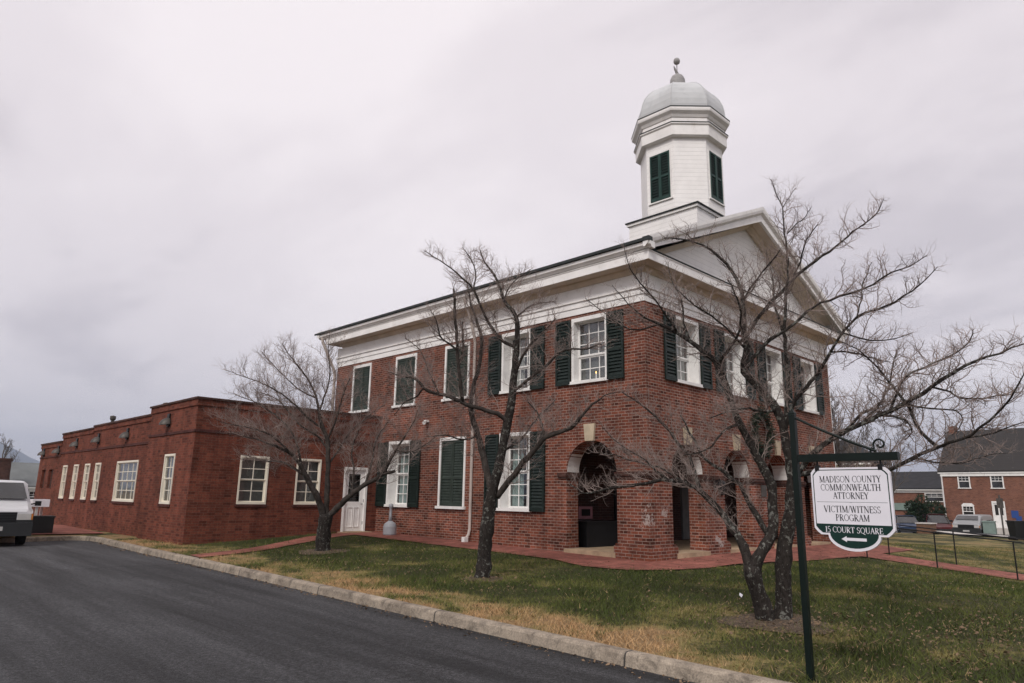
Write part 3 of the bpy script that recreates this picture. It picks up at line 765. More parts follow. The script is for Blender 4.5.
# cupola
CX, CY = RX+0.03, 2.18
def octo(ap): return ap/math.cos(math.pi/8)
OR = math.pi/8
def oct_part(name, prof, m, parent):
    b = MB(); b.lathe([(octo(a), z) for a, z in prof], (CX, CY, 0), 8, OR); return b.build(name, M[m], parent)
CUP = oct_part('cupola', [(1.245, 10.15), (1.245, 12.66)], 'siding', CH)
b = MB(); b.box(CX-1.25, CX+1.25, CY-1.25, CY+1.25, 8.3, 10.08); b.build('cupola_base', M['siding'], CUP)
b = MB(); b.box(CX-1.31, CX+1.31, CY-1.31, CY+1.31, 10.081, 10.165); b.build('base_moulding', M['trim'], CUP)
b = MB(); b.box(CX-1.35, CX+1.35, CY-1.35, CY+1.35, 10.166, 10.207); b.build('base_flashing', M['slate'], CUP)
oct_part('frieze', [(1.25, 12.62), (1.25, 12.66), (1.36, 12.665), (1.40, 12.69), (1.405, 13.02), (1.45, 13.05), (1.45, 13.088), (1.36, 13.09)], 'white', CUP)
oct_part('ledge_flashing', [(1.462, 13.0885), (1.462, 13.118), (1.32, 13.122)], 'slate', CUP)
oct_part('cornice', [(1.345, 13.123), (1.345, 13.30), (1.375, 13.32), (1.42, 13.40), (1.505, 13.48), (1.52, 13.53), (1.52, 13.60), (1.36, 13.605)], 'white', CUP)
oct_part('cornice_flashing', [(1.53, 13.601), (1.53, 13.632), (1.38, 13.645)], 'slate', CUP)
DOME = oct_part('dome', [(1.37, 13.645), (1.385, 13.80), (1.375, 14.0), (1.33, 14.22), (1.24, 14.45), (1.10, 14.66), (0.91, 14.85), (0.68, 15.0), (0.44, 15.10), (0.30, 15.135), (0.05, 15.15)], 'tin', CUP)
b = MB()
for k in range(8):
    a = OR+2*math.pi*k/8; c_, s_ = math.cos(a), math.sin(a)
    b.tube([(CX+octo(r)*c_, CY+octo(r)*s_, z) for r, z in ((1.385, 13.66), (1.39, 13.80), (1.38, 14.0), (1.335, 14.22), (1.245, 14.45), (1.105, 14.66), (0.915, 14.85), (0.685, 15.0), (0.44, 15.105))], 0.012, 5)
b.build('dome_seams', M['tin'], DOME)
ZF = -0.16
b = MB(); b.lathe([(r, z+ZF) for r, z in [(0.25, 15.32), (0.25, 15.46), (0.26, 15.55), (0.25, 15.68), (0.20, 15.80), (0.10, 15.88), (0.030, 15.92), (0.015, 15.94), (0.015, 16.30), (0.05, 16.305), (0.095, 16.34), (0.115, 16.41), (0.095, 16.49), (0.05, 16.53), (0.02, 16.535)]], (CX, CY, 0), 16); FIN = b.build('finial', M['finial'], CUP, smooth=True)
b = MB(); b.tube([(CX+0.05, CY, 15.84+ZF), (CX-0.02, CY, 15.97+ZF), (CX-0.10, CY+0.02, 16.07+ZF), (CX-0.16, CY+0.02, 16.16+ZF)], [0.06, 0.05, 0.035, 0.015], 6); b.build('bent_vane', M['finial'], FIN)
b = MB(); b.tube([(CX+0.2, CY-0.1, 15.30+ZF), (CX+0.27, CY-0.13, 15.46+ZF), (CX+0.24, CY-0.12, 15.56+ZF)], 0.02, 6); b.build('rod', M['finial'], FIN)
for k in range(0, 8, 2):
    a = k*math.pi/4
    e1 = Vector((math.cos(a), math.sin(a), 0)); e2 = Vector((-math.sin(a), math.cos(a), 0))
    def T_oct(u, v, d, e1=e1, e2=e2): 
        p = Vector((CX, CY, 0)) + e1*(1.245-d) + e2*u; return (p.x, p.y, v)
    l = MB(); sl = MB()
    for u0, u1 in ((-0.365, -0.002), (0.002, 0.365)): louvre_leaf(l, T_oct, u0, u1, 10.66, 12.26, -0.045, -0.001, st=0.05, mid=11.45, pitch=0.085, sl=sl)
    l.build('louvre_stiles', M['green_mid'], CUP); sl.build('louvre_slats', M['slat'], CUP)
    f = MB(); f.fbox(T_oct, -0.41, -0.367, 10.64, 12.30, -0.025, -0.001); f.fbox(T_oct, 0.367, 0.41, 10.64, 12.30, -0.025, -0.001); f.fbox(T_oct, -0.367, 0.367, 12.262, 12.30, -0.025, -0.001); f.fbox(T_oct, -0.45, 0.45, 10.60, 10.64, -0.05, -0.001)
    f.build('louvre_frame', M['trim'], CUP)
b = MB(); b.tube([(CX-1.25+2.0, CY-1.25, 9.5), (CX-1.25+2.0, CY-1.38, 9.5)], 0.05, 8); b.build('vent_pipe', M['black'], CUP)

# rain pipes
b = MB(); b.tube([(-0.55, 6.0, 7.10), (-0.30, 6.0, 6.60), (-0.12, 6.0, 6.05), (-0.06, 6.0, 5.85), (-0.06, 6.0, 0.45), (-0.10, 6.0, 0.30), (-0.22, 6.0, 0.16)], 0.042, 8); b.build('downpipe', M['downpipe'], CH)
b = MB(); b.box(-0.30, -0.16, 5.94, 6.06, 0.10, 0.24); b.build('pipe_shoe', M['trim'], CH)
b = MB(); b.tube([(-0.57, 14.15, 7.12), (-0.56, 14.10, 6.95), (-0.12, 13.93, 5.95), (-0.06, 13.92, 5.75), (-0.06, 13.92, 3.8)], 0.055, 8); b.build('downpipe', M['downpipe'], CH)
b = MB(); b.tube([(W_+0.06, 0.05, 6.9), (W_+0.06, 0.05, 0.3)], 0.045, 8); b.build('downpipe', M['downpipe_w'], CH)
b = MB(); b.box(-0.12, -0.001, 8.13, 8.25, 3.60, 3.66); b.tube([(-0.10, 8.19, 3.62), (-0.22, 8.10, 3.56)], [0.04, 0.06], 8); b.build('floodlight', M['trim'], CH)
b = MB(); b.box(5.47, 5.77, -0.03, -0.001, 1.48, 1.80); b.build('wall_plaque', M['bronze'], CH)

# ------------------------------------------------------------------ annex
AX, AY, AXR, AYE = -6.116, 10.76, -5.957, 29.57
AN = thing('brick_annex', 'long single-storey red brick annex with flat parapet and white windows beside the courthouse', 'annex', (0, 0, 0))
def T_an(u, v, d): return (u, AY+d, v)
def T_pav(u, v, d): return (AX+d, u, v)
def T_rec(u, v, d): return (AXR+d, u, v)
zb_ = -0.35
w = MB(); w.wall([(AX, zb_), (-0.003, zb_), (-0.003, 3.95), (AX, 3.95)], [rect(-4.32, 0.88, 1.02, 2.40), rect(-2.566, 0.83, 1.02, 2.40), rect(-0.855, 0.89, 0.0, 2.216)], T_an, 0, 0.3); w.build('brick_wall', M['annex_brick'], AN)
w = MB(); w.wall([(AY+0.3, zb_), (14.47, zb_), (14.47, 3.95), (AY+0.3, 3.95)], [rect(12.433, 0.81, 0.985, 2.41)], T_pav, 0, 0.3)
w.add([T_pav(14.471, zb_, 0), T_pav(14.471, 3.95, 0), T_pav(14.471, 3.95, 0.3), T_pav(14.471, zb_, 0.3)], [(0, 1, 2, 3)]); w.build('brick_wall', M['annex_brick'], AN)
RW = [(15.68, 17.87), (19.78, 20.44), (21.17, 21.83), (22.76, 23.42), (24.44, 25.10)]
RP = [(26.78, 27.52), (28.13, 28.83)]
w = MB(); w.wall([(14.4, zb_), (AYE, zb_), (AYE, 3.39), (25.89, 3.39), (25.89, 3.70), (21.275, 3.70), (21.275, 3.77), (14.4, 3.77)],
    [[(a, 0.985), (b, 0.985), (b, 2.328), (a, 2.328)] for a, b in RW] + [[(a, 1.395), (b, 1.395), (b, 2.197), (a, 2.197)] for a, b in RP], T_rec, 0, 0.3); w.build('brick_wall', M['annex_brick'], AN)
w = MB(); w.box(AXR+0.3, 8.0, AYE-0.3, AYE, zb_, 3.39); w.box(7.7, 8.0, 14.6, AYE-0.3, zb_, 3.39); w.build('brick_wall', M['annex_brick'], AN)
w = MB(); w.box(AX+0.3, -0.01, AY+0.3, 14.6, 3.45, 3.55); w.box(AXR+0.3, 7.7, 14.6, AYE-0.3, 3.20, 3.30); w.build('roof', M['shingle'], AN)
w = MB(); w.box(AX+0.32, -0.01, 12.9, 13.0, 0, 3.4); w.box(-3.5, -3.4, 14.6, AYE-0.3, 0, 3.2); w.build('partition_wall', M['blind'], AN)
def band(z0, z1, out, name, m, top=False):
    b = MB()
    b.box(AX-out, -0.004, AY-out, AY-0.001, z0, z1); b.box(AX-out, AX-0.001, AY-0.001, 14.47+out, z0, z1)
    b.build(name, M[m], AN)
band(3.72, 3.90, 0.035, 'parapet_band', 'annex_brick'); band(3.901, 3.955, 0.075, 'coping', 'dark_brick')
band(2.98, 3.055, 0.03, 'string_course', 'annex_trim')
b = MB()
for a, e, z in ((14.472, 21.275, 3.77), (21.276, 25.89, 3.70), (25.891, AYE, 3.39)):
    b.box(AXR-0.035, AXR-0.001, a, e, z-0.22, z-0.06)
b.build('parapet_band', M['annex_brick'], AN)
b = MB()
for a, e, z in ((14.472, 21.275, 3.77), (21.276, 25.89, 3.70), (25.891, AYE, 3.39)):
    b.box(AXR-0.07, AXR+0.32, a, e, z-0.059, z+0.006)
b.build('coping', M['dark_brick'], AN)
b = MB(); b.box(AXR-0.03, AXR-0.001, 14.474, 25.89, 2.82, 2.895); b.box(AXR-0.03, AXR-0.001, 25.895, AYE, 2.72, 2.79); b.build('string_course', M['annex_trim'], AN)
def brick_sill(T, c, w_, z0, par):
    s = MB(); s.fbox(T, c-w_/2-0.04, c+w_/2+0.04, z0-0.075, z0-0.002, -0.04, 0.1); s.build('brick_sill', M['annex_trim'], par)
def annex_window(T, c, w_, z0, z1, cols, rows, cur='blind'):
    f = window(AN, T, c, w_, z0, z1, cols, rows, curtain=cur, rec=0.09, casing=0.06, sill=False, paint='cream', st=0.032)
    brick_sill(T, c, w_, z0, f)
annex_window(T_an, -4.32, 0.88, 1.02, 2.40, 2, 3, 'blind'); annex_window(T_an, -2.566, 0.83, 1.02, 2.40, 2, 3, 'blind')
annex_window(T_pav, 12.433, 0.81, 0.985, 2.41, 2, 3, 'blind')
annex_window(T_rec, 16.775, 2.19, 0.985, 2.328, 4, 3, 'blind')
for a, e in RW[1:]: annex_window(T_rec, (a+e)/2, e-a, 0.985, 2.328, 2, 3, 'blind')
for a, e in RP:
    p = MB(); p.fbox(T_rec, a, e, 1.395, 2.197, 0.10, 0.14); p.build('blind_panel', M['dark_brick'], AN)
# side door
f = MB(); f.fbox(T_an, -1.30, -1.225, 0.0, 2.216, -0.02, 0.14); f.fbox(T_an, -0.485, -0.41, 0.0, 2.216, -0.02, 0.14); f.fbox(T_an, -1.225, -0.485, 2.13, 2.216, -0.02, 0.14)
DF = f.build('door', M['trim'], AN)
d = MB(); x0, x1, z0, z1 = -1.222, -0.488, 0.20, 2.127
gx0, gx1, gz0, gz1 = -1.08, -0.63, 1.12, 2.0
d.fbox(T_an, x0, gx0, z0, z1, 0.05, 0.09); d.fbox(T_an, gx1, x1, z0, z1, 0.05, 0.09); d.fbox(T_an, gx0, gx1, z0, gz0, 0.051, 0.09); d.fbox(T_an, gx0, gx1, gz1, z1, 0.051, 0.09)
for (a, e) in ((gx0-0.01, -0.875), (-0.835, gx1+0.01)):
    for (p, q) in ((0.32, 0.95),):
        d.fbox(T_an, a, e, p, p+0.02, 0.035, 0.051); d.fbox(T_an, a, e, q-0.02, q, 0.035, 0.051); d.fbox(T_an, a, a+0.02, p+0.02, q-0.02, 0.036, 0.051); d.fbox(T_an, e-0.02, e, p+0.02, q-0.02, 0.036, 0.051)
d.build('door_leaf', M['trim'], DF)
g = MB(); g.add([T_an(gx0, gz0, 0.07), T_an(gx1, gz0, 0.07), T_an(gx1, gz1, 0.07), T_an(gx0, gz1, 0.07)], [(0, 1, 2, 3)]); g.build('pane', M['glass'], DF)
h = MB(); h.tube([T_an(-0.55, 1.05, 0.05), T_an(-0.55, 1.05, -0.01), T_an(-0.62, 1.05, -0.01)], 0.014, 8); h.build('handle', M['steel'], DF)
h = MB()
for z in (0.45, 1.15, 1.9): h.fbox(T_an, -0.492, -0.478, z-0.05, z+0.05, 0.03, 0.048)
h.build('hinge', M['black'], DF)
s = MB(); s.fbox(T_an, -1.40, -0.35, 0.0, 0.19, -0.35, 0.3); s.build('door_step', M['step_stone'], AN)
for y, z in ((21.4, 3.76), (15.6, 3.80)):
    p = MB(); p.tube([(AXR+0.6, y, z-0.5), (AXR+0.6, y, z+0.30)], 0.06, 10); p.lathe([(0.08, 0.28), (0.11, 0.34), (0.11, 0.44), (0.02, 0.47)], (AXR+0.6, y, z), 10); p.build('roof_vent', M['bronze'], AN)

# floodlights under the annex parapet
LPOS = [(AX, 12.885, 3.40), (AXR, 17.17, 3.22), (AXR, 20.53, 3.21), (AXR, 23.51, 3.17), (AXR, 26.31, 2.99), (AXR, 28.92, 2.97)]
LLAB = ['dome-shaped wall lamp above the narrow window nearest the annex corner', 'dome-shaped wall lamp above the wide annex window',
        'dome-shaped wall lamp below the annex roof vent, third from the corner', 'dome-shaped wall lamp above the middle of the narrow annex windows, fourth from the corner',
        'dome-shaped wall lamp just left of the parapet step down, fifth from the corner', 'dome-shaped wall lamp at the far end of the annex wall']
def make_lamp():
    t = thing('wall_lamp', LLAB[0], 'wall lamp', group='dome wall lamps along the annex parapet')
    b = MB(); b.box(-0.05, -0.001, -0.09, 0.09, -0.16, 0.22); b.build('backplate', M['black'], t)
    b = MB()
    n = 14
    for k in range(6):
        a = k/5*math.pi/2
        for j in range(n+1):
            p = math.pi*j/n
            b.v.append((-0.03-0.25*math.cos(a)*math.sin(p), 0.19*math.cos(a)*math.cos(p), 0.21*math.sin(a)-0.10-0.03*math.sin(p)*math.cos(a)))
    for k in range(5):
        for j in range(n):
            i = k*(n+1)+j; b.f.append((i, i+1, i+n+2, i+n+1))
    b.build('hood', M['bronze'], t, smooth=True)
    b = MB(); b.lathe([(0.05, -0.10), (0.07, -0.05), (0.05, 0.0)], (-0.13, 0, -0.02), 10); b.build('bulb', M['lamp_lens'], t)
    return t
L0 = make_lamp()
for i, p in enumerate(LPOS):
    o = L0 if i == 0 else copy_tree(L0)
    o.location = p; o['label'] = LLAB[i]

# ------------------------------------------------------------------ hanging sign
SX, SY = -7.17, -6.52
sz = lz(SX, SY)
SG_ = thing('hanging_sign', 'white and green office sign hanging from a dark green post by the kerb', 'sign', (SX, SY, 0))
b = MB(); b.box(-0.026, 0.026, -0.026, 0.026, sz-0.4, 2.13); b.add([], []); b.lathe([(0.038, 2.131), (0.038, 2.15), (0.0, 2.19)], (0, 0, 0), 4, math.pi/4); b.build('post', M['post_green'], SG_)
b = MB(); b.box(-0.032, 0.032, -0.875, -0.04, 1.695, 1.762); b.build('arm', M['post_green'], SG_)
b = MB(); b.tube([(0, -0.03, 2.10), (0, -0.25, 1.98), (0, -0.5, 1.86), (0, -0.70, 1.775)], 0.013, 6)
b.build('brace', M['post_green'], SG_)
b = MB(); 
pts = []
for k in range(22):
    a = -0.6+k*0.33; r = 0.055-0.0019*k
    pts.append((0, -0.735+r*math.cos(a), 1.83+r*math.sin(a)))
b.tube([(0, -0.655, 1.765), (0, -0.665, 1.80)]+pts, 0.009, 6); b.build('scroll', M['post_green'], SG_)
PY0, PY1, PZ0, PZ1 = -0.797, -0.137, 1.066, 1.640
for y in (PY1-0.06, PY0+0.07):
    b = MB(); b.tube([(0, y, 1.70), (0, y, 1.655)], 0.008, 6); b.box(-0.022, 0.022, y-0.018, y+0.018, 1.615, 1.662); b.build('hanger', M['black'], SG_)
def sign_poly(off):
    y0, y1, z0, z1 = PY0+off, PY1-off, PZ0+off, PZ1-off; c = 0.055
    n = 7; P = []
    def notch(cx, cz, a0, a1):
        for k in range(n+1):
            a = a0+(a1-a0)*k/n; P.append((cx+(c)*math.cos(a), cz+(c)*math.sin(a)))
    yc = (y0+y1)/2; rx, rzz = 0.215-off, 0.130-off*0.5
    # start bottom right, concave corners
    P.append((y1, z0+c)); P.append((y1-c*0.45, z0+c*0.45)); P.append((y1-c, z0))
    P.append((yc+rx, z0))
    for k in range(1, 16):
        a = -math.pi*k/16; P.append((yc+rx*math.cos(a), z0+rzz*math.sin(a)))
    P.append((yc-rx, z0)); P.append((y0+c, z0)); P.append((y0+c*0.45, z0+c*0.45)); P.append((y0, z0+c))
    P.append((y0, z1-c*0.8)); P.append((y0+c*0.35, z1-c*0.35)); P.append((y0+c*0.8, z1)); P.append((y1-c*0.8, z1)); P.append((y1-c*0.35, z1-c*0.35)); P.append((y1, z1-c*0.8))
    return P
def T_sg(u, v, d): return (d, u, v)
b = MB(); b.prism(sign_poly(0.0), T_sg, -0.016, 0.016); PAN = b.build('sign_panel', M['sign_white'], SG_)
b = MB(); b.prism([p for p in sign_poly(0.016)], T_sg, -0.0175, -0.0165); b.build('border', M['sign_green'], PAN)
b = MB(); b.prism([(p[0], max(p[1], 1.158)) for p in sign_poly(0.024)], T_sg, -0.0190, -0.0178); b.build('white_field', M['sign_white'], PAN)
b = MB(); b.box(-0.0191, -0.0178, -0.76, -0.175, 1.343, 1.346); b.lathe([(0.007, -0.0009), (0.007, 0.0009)], (-0.0185, -0.467, 1.3445), 8); b.build('rule', M['sign_green'], PAN)
# --- serif lettering, drawn stroke by stroke (unit cell height 1; thick and thin strokes)
TK, TN = 0.145, 0.062
def st_(x0, y0, x1, y1, w): return ('s', x0, y0, x1, y1, w)
def sf(x, y, h=0.15): return ('s', x-h, y, x+h, y, 0.045)
def ac(cx, cy, rx, ry, a0, a1, vert=True): return ('a', cx, cy, rx, ry, a0, a1)
GL = {
 'A': (0.80, [st_(0.40, 1, 0.10, 0, TN), st_(0.40, 1, 0.70, 0, TK), st_(0.2, 0.36, 0.58, 0.36, TN), sf(0.10, 0.02, 0.10), sf(0.70, 0.02, 0.12)]),
 'C': (0.78, [ac(0.44, 0.5, 0.36, 0.47, 45, 315), st_(0.70, 0.98, 0.70, 0.72, 0.05)]),
 'D': (0.84, [st_(0.17, 0, 0.17, 1, TK), ac(0.22, 0.5, 0.52, 0.475, -90, 90), sf(0.14, 0.02, 0.12), sf(0.14, 0.98, 0.12)]),
 'E': (0.68, [st_(0.17, 0, 0.17, 1, TK), st_(0.08, 0.975, 0.60, 0.975, TN), st_(0.08, 0.025, 0.63, 0.025, TN), st_(0.17, 0.52, 0.5, 0.52, TN), st_(0.60, 1, 0.60, 0.8, 0.05), st_(0.63, 0, 0.63, 0.22, 0.05), st_(0.5, 0.62, 0.5, 0.42, 0.05)]),
 'G': (0.86, [ac(0.44, 0.5, 0.36, 0.47, 45, 330), st_(0.70, 0.98, 0.70, 0.74, 0.05), st_(0.72, 0.06, 0.72, 0.42, TK), sf(0.70, 0.43, 0.13)]),
 'H': (0.90, [st_(0.18, 0, 0.18, 1, TK), st_(0.72, 0, 0.72, 1, TK), st_(0.18, 0.52, 0.72, 0.52, TN), sf(0.18, 0.02), sf(0.18, 0.98), sf(0.72, 0.02), sf(0.72, 0.98)]),
 'I': (0.42, [st_(0.21, 0, 0.21, 1, TK), sf(0.21, 0.02), sf(0.21, 0.98)]),
 'L': (0.66, [st_(0.18, 0, 0.18, 1, TK), st_(0.08, 0.025, 0.60, 0.025, TN), st_(0.60, 0, 0.60, 0.26, 0.05), sf(0.18, 0.98)]),
 'M': (1.06, [st_(0.17, 0, 0.17, 1, TN), st_(0.17, 1, 0.52, 0.05, TK), st_(0.52, 0.05, 0.87, 1, TN), st_(0.88, 0, 0.88, 1, TK), sf(0.17, 0.02, 0.12), sf(0.88, 0.02, 0.14), sf(0.12, 0.98, 0.09), sf(0.93, 0.98, 0.09)]),
 'N': (0.90, [st_(0.16, 0, 0.16, 1, TN), st_(0.16, 1, 0.74, 0.02, TK), st_(0.74, 0, 0.74, 1, TN), sf(0.16, 0.02, 0.12), sf(0.12, 0.98, 0.09), sf(0.74, 0.98, 0.12)]),
 'O': (0.88, [ac(0.44, 0.5, 0.37, 0.47, 0, 360)]),
 'P': (0.68, [st_(0.18, 0, 0.18, 1, TK), ac(0.24, 0.73, 0.36, 0.245, -90, 90), sf(0.18, 0.02), sf(0.14, 0.98, 0.10)]),
 'Q': (0.90, [ac(0.44, 0.5, 0.37, 0.47, 0, 360), st_(0.46, 0.05, 0.86, -0.18, 0.10)]),
 'R': (0.80, [st_(0.18, 0, 0.18, 1, TK), ac(0.24, 0.74, 0.34, 0.235, -90, 90), st_(0.34, 0.5, 0.70, 0, TK), sf(0.18, 0.02), sf(0.14, 0.98, 0.10), sf(0.72, 0.02, 0.08)]),
 'S': (0.62, [ac(0.30, 0.74, 0.20, 0.235, 30, 270), ac(0.30, 0.26, 0.22, 0.235, -150, 90), st_(0.49, 0.98, 0.49, 0.76, 0.05), st_(0.09, 0.02, 0.09, 0.25, 0.05)]),
 'T': (0.74, [st_(0.37, 0, 0.37, 1, TK), st_(0.06, 0.97, 0.68, 0.97, TN), st_(0.06, 1, 0.06, 0.76, 0.05), st_(0.68, 1, 0.68, 0.76, 0.05), sf(0.37, 0.02)]),
 'U': (0.86, [st_(0.18, 0.32, 0.18, 1, TK), ac(0.44, 0.33, 0.26, 0.31, 180, 360), st_(0.70, 0.32, 0.70, 1, TN), sf(0.18, 0.98), sf(0.70, 0.98, 0.12)]),
 'V': (0.80, [st_(0.10, 1, 0.40, 0, TK), st_(0.70, 1, 0.40, 0, TN), sf(0.11, 0.98, 0.12), sf(0.70, 0.98, 0.10)]),
 'W': (1.12, [st_(0.10, 1, 0.35, 0, TK), st_(0.56, 1, 0.35, 0, TN), st_(0.54, 1, 0.79, 0, TK), st_(1.02, 1, 0.79, 0, TN), sf(0.11, 0.98, 0.11), sf(0.54, 0.98, 0.10), sf(1.02, 0.98, 0.09)]),
 'Y': (0.76, [st_(0.08, 1, 0.38, 0.46, TK), st_(0.68, 1, 0.38, 0.46, TN), st_(0.38, 0, 0.38, 0.46, TK), sf(0.10, 0.98, 0.11), sf(0.68, 0.98, 0.09), sf(0.38, 0.02)]),
 '/': (0.40, [st_(0.06, -0.04, 0.34, 1.04, TN)]),
 '1': (0.44, [st_(0.23, 0, 0.23, 1, TK), st_(0.23, 1, 0.09, 0.86, TN), sf(0.23, 0.02)]),
 '5': (0.60, [st_(0.14, 0.97, 0.50, 0.97, 0.08), st_(0.14, 0.97, 0.12, 0.56, TN), ac(0.26, 0.31, 0.25, 0.29, -130, 110)]),
 ' ': (0.36, []),
}
def text_mesh(lines, x, name, m, parent):
    mb = MB()
    for (txt, zc, h, width) in lines:
        tot = sum(GL[c][0] for c in txt); sx = width/tot; pen = 0.0
        def put(p, q): return (x, -0.467 - (-width/2 + p*sx), zc + (q-0.5)*h)   # reading direction runs towards -y
        def quad(x0, y0, x1, y1, w_):
            dx_, dy_ = (x1-x0)*sx, (y1-y0)*h; l = math.hypot(dx_, dy_) or 1
            nx, ny = -dy_/l*w_*h/2, dx_/l*w_*h/2
            A = [put(x0, y0), put(x1, y1)]
            vs = []
            for s_ in (1, -1):
                for a in (A if s_ == 1 else A[::-1]): vs.append((a[0], a[1]-nx*s_, a[2]+ny*s_))
            o = len(mb.v); mb.v += vs; mb.f.append((o, o+1, o+2, o+3))
        for c in txt:
            for g in GL[c][1]:
                if g[0] == 's': quad(pen+g[1], g[2], pen+g[3], g[4], g[5])
                else:
                    _, cx, cy, rx, ry, a0, a1 = g; n = 14
                    P = []
                    for k in range(n+1):
                        a = R(a0+(a1-a0)*k/n); wd = TN + (TK-TN)*abs(math.cos(a))**1.5
                        P.append(((pen+cx+(rx-wd*0.5*0.8)*math.cos(a), cy+(ry-0.5*TN)*math.sin(a)), (pen+cx+(rx+wd*0.5*0.8)*math.cos(a), cy+(ry+0.5*TN)*math.sin(a))))
                    o = len(mb.v)
                    for p, q in P: mb.v += [put(*p), put(*q)]
                    for k in range(n): mb.f.append((o+2*k, o+2*k+1, o+2*k+3, o+2*k+2))
            pen += GL[c][0]
    return mb.build(name, m, parent)
text_mesh([('MADISON COUNTY', 1.540, 0.056, 0.515), ('COMMONWEALTH', 1.470, 0.056, 0.50), ('ATTORNEY', 1.400, 0.056, 0.295), ('VICTIM/WITNESS', 1.285, 0.056, 0.47), ('PROGRAM', 1.214, 0.056, 0.28)], -0.0200, 'lettering', M['ink'], PAN)
text_mesh([('15 COURT SQUARE', 1.112, 0.050, 0.475)], -0.0188, 'address_lettering', M['sign_white'], PAN)
b = MB(); yc = -0.467; b.prism([(yc+0.105, 1.035), (yc+0.062, 1.060), (yc+0.062, 1.047), (yc-0.100, 1.047), (yc-0.100, 1.023), (yc+0.062, 1.023), (yc+0.062, 1.010)], T_sg, -0.0190, -0.0178); b.build('arrow', M['sign_white'], PAN)

# ------------------------------------------------------------------ small things at the building
A_ = thing('ash_receptacle', 'grey smokers ash receptacle with tall neck beside the white annex door', 'ash bin', (-0.55, 9.15, lz(-0.55, 9.15)+0.01))
b = MB(); b.lathe([(0.19, 0.0), (0.205, 0.03), (0.205, 0.25), (0.18, 0.33), (0.10, 0.39), (0.06, 0.42)], n=20); b.build('base', M['grey_plastic'], A_, smooth=False)
b = MB(); b.lathe([(0.055, 0.41), (0.045, 0.60), (0.042, 0.80), (0.06, 0.82), (0.075, 0.86), (0.07, 0.92), (0.03, 0.94)], n=14); b.build('neck', M['grey_plastic'], A_, smooth=True)
LN = thing('wall_lantern', 'black wall lantern on the brick pier between the first two front arches', 'lantern', (2.935, 0.0, 1.72))
b = MB(); b.box(-0.05, 0.05, -0.03, -0.001, -0.1, 0.12); b.tube([(0, -0.02, 0.05), (0, -0.12, 0.16), (0, -0.20, 0.14)], 0.015, 6); b.build('bracket', M['black'], LN)
b = MB(); b.lathe([(0.03, -0.24), (0.08, -0.20), (0.115, 0.02), (0.14, 0.03), (0.06, 0.12), (0.015, 0.15)], (0, -0.20, 0), 6); b.build('lantern_body', M['black'], LN)
WR = thing('wreath', 'large dark evergreen wreath hanging on the front brick wall above the arches', 'wreath', (5.55, -0.02, 3.28))
rg = random.Random(3); b = MB()
for i in range(2200):
    a = rg.uniform(0, 2*math.pi); rr = 0.50+rg.gauss(0, 0.09); p = Vector((rr*math.cos(a), -0.10+rg.gauss(0, 0.045), rr*1.15*math.sin(a)))
    dv = Vector((rg.gauss(0, 1), rg.gauss(0, 1)-0.4, rg.gauss(0, 1))).normalized(); e = dv.orthogonal().normalized()*0.014; q = p+dv*0.11
    b.add([p-e, p+e, q], [(0, 1, 2)])
b.build('greenery', M['wreath'], WR)
CD = thing('window_candle', 'small lit candle lamp behind the upper window nearest the corner', 'candle', (0.155, 1.60, SU+0.06))
b = MB(); b.lathe([(0.035, 0.0), (0.035, 0.02), (0.012, 0.03), (0.012, 0.17), (0.004, 0.175)], n=10); b.build('candle_stick', M['trim'], CD)
b = MB(); b.lathe([(0.002, 0.172), (0.010, 0.185), (0.008, 0.21), (0.001, 0.235)], n=8); b.build('flame', M['flame'], CD)

# railings either side of the front path
def railing(x, ys, label):
    t = thing('path_railing', label, 'railing', (x, ys[0], lz(x, ys[0])), group='black railings along the front path')
    z0 = lz(x, ys[0])
    def zz(y): return lz(x, y)-z0
    for y in ys:
        b = MB(); b.tube([(0, y-ys[0], zz(y)-0.2), (0, y-ys[0], zz(y)+0.86)], 0.017, 6); b.build('post', M['black'], t)
    b = MB(); yy = [ys[0]+(ys[-1]-ys[0])*k/16 for k in range(17)]; b.tube([(0, y-ys[0], zz(y)+0.87) for y in yy], 0.017, 6); b.build('rail', M['black'], t)
railing(6.86, [-2.2-1.65*k for k in range(6)], 'thin black handrail on the lawn side of the brick path, nearer the sign')
railing(8.60, [-2.2-1.65*k for k in range(6)], 'thin black handrail on the far side of the brick path')

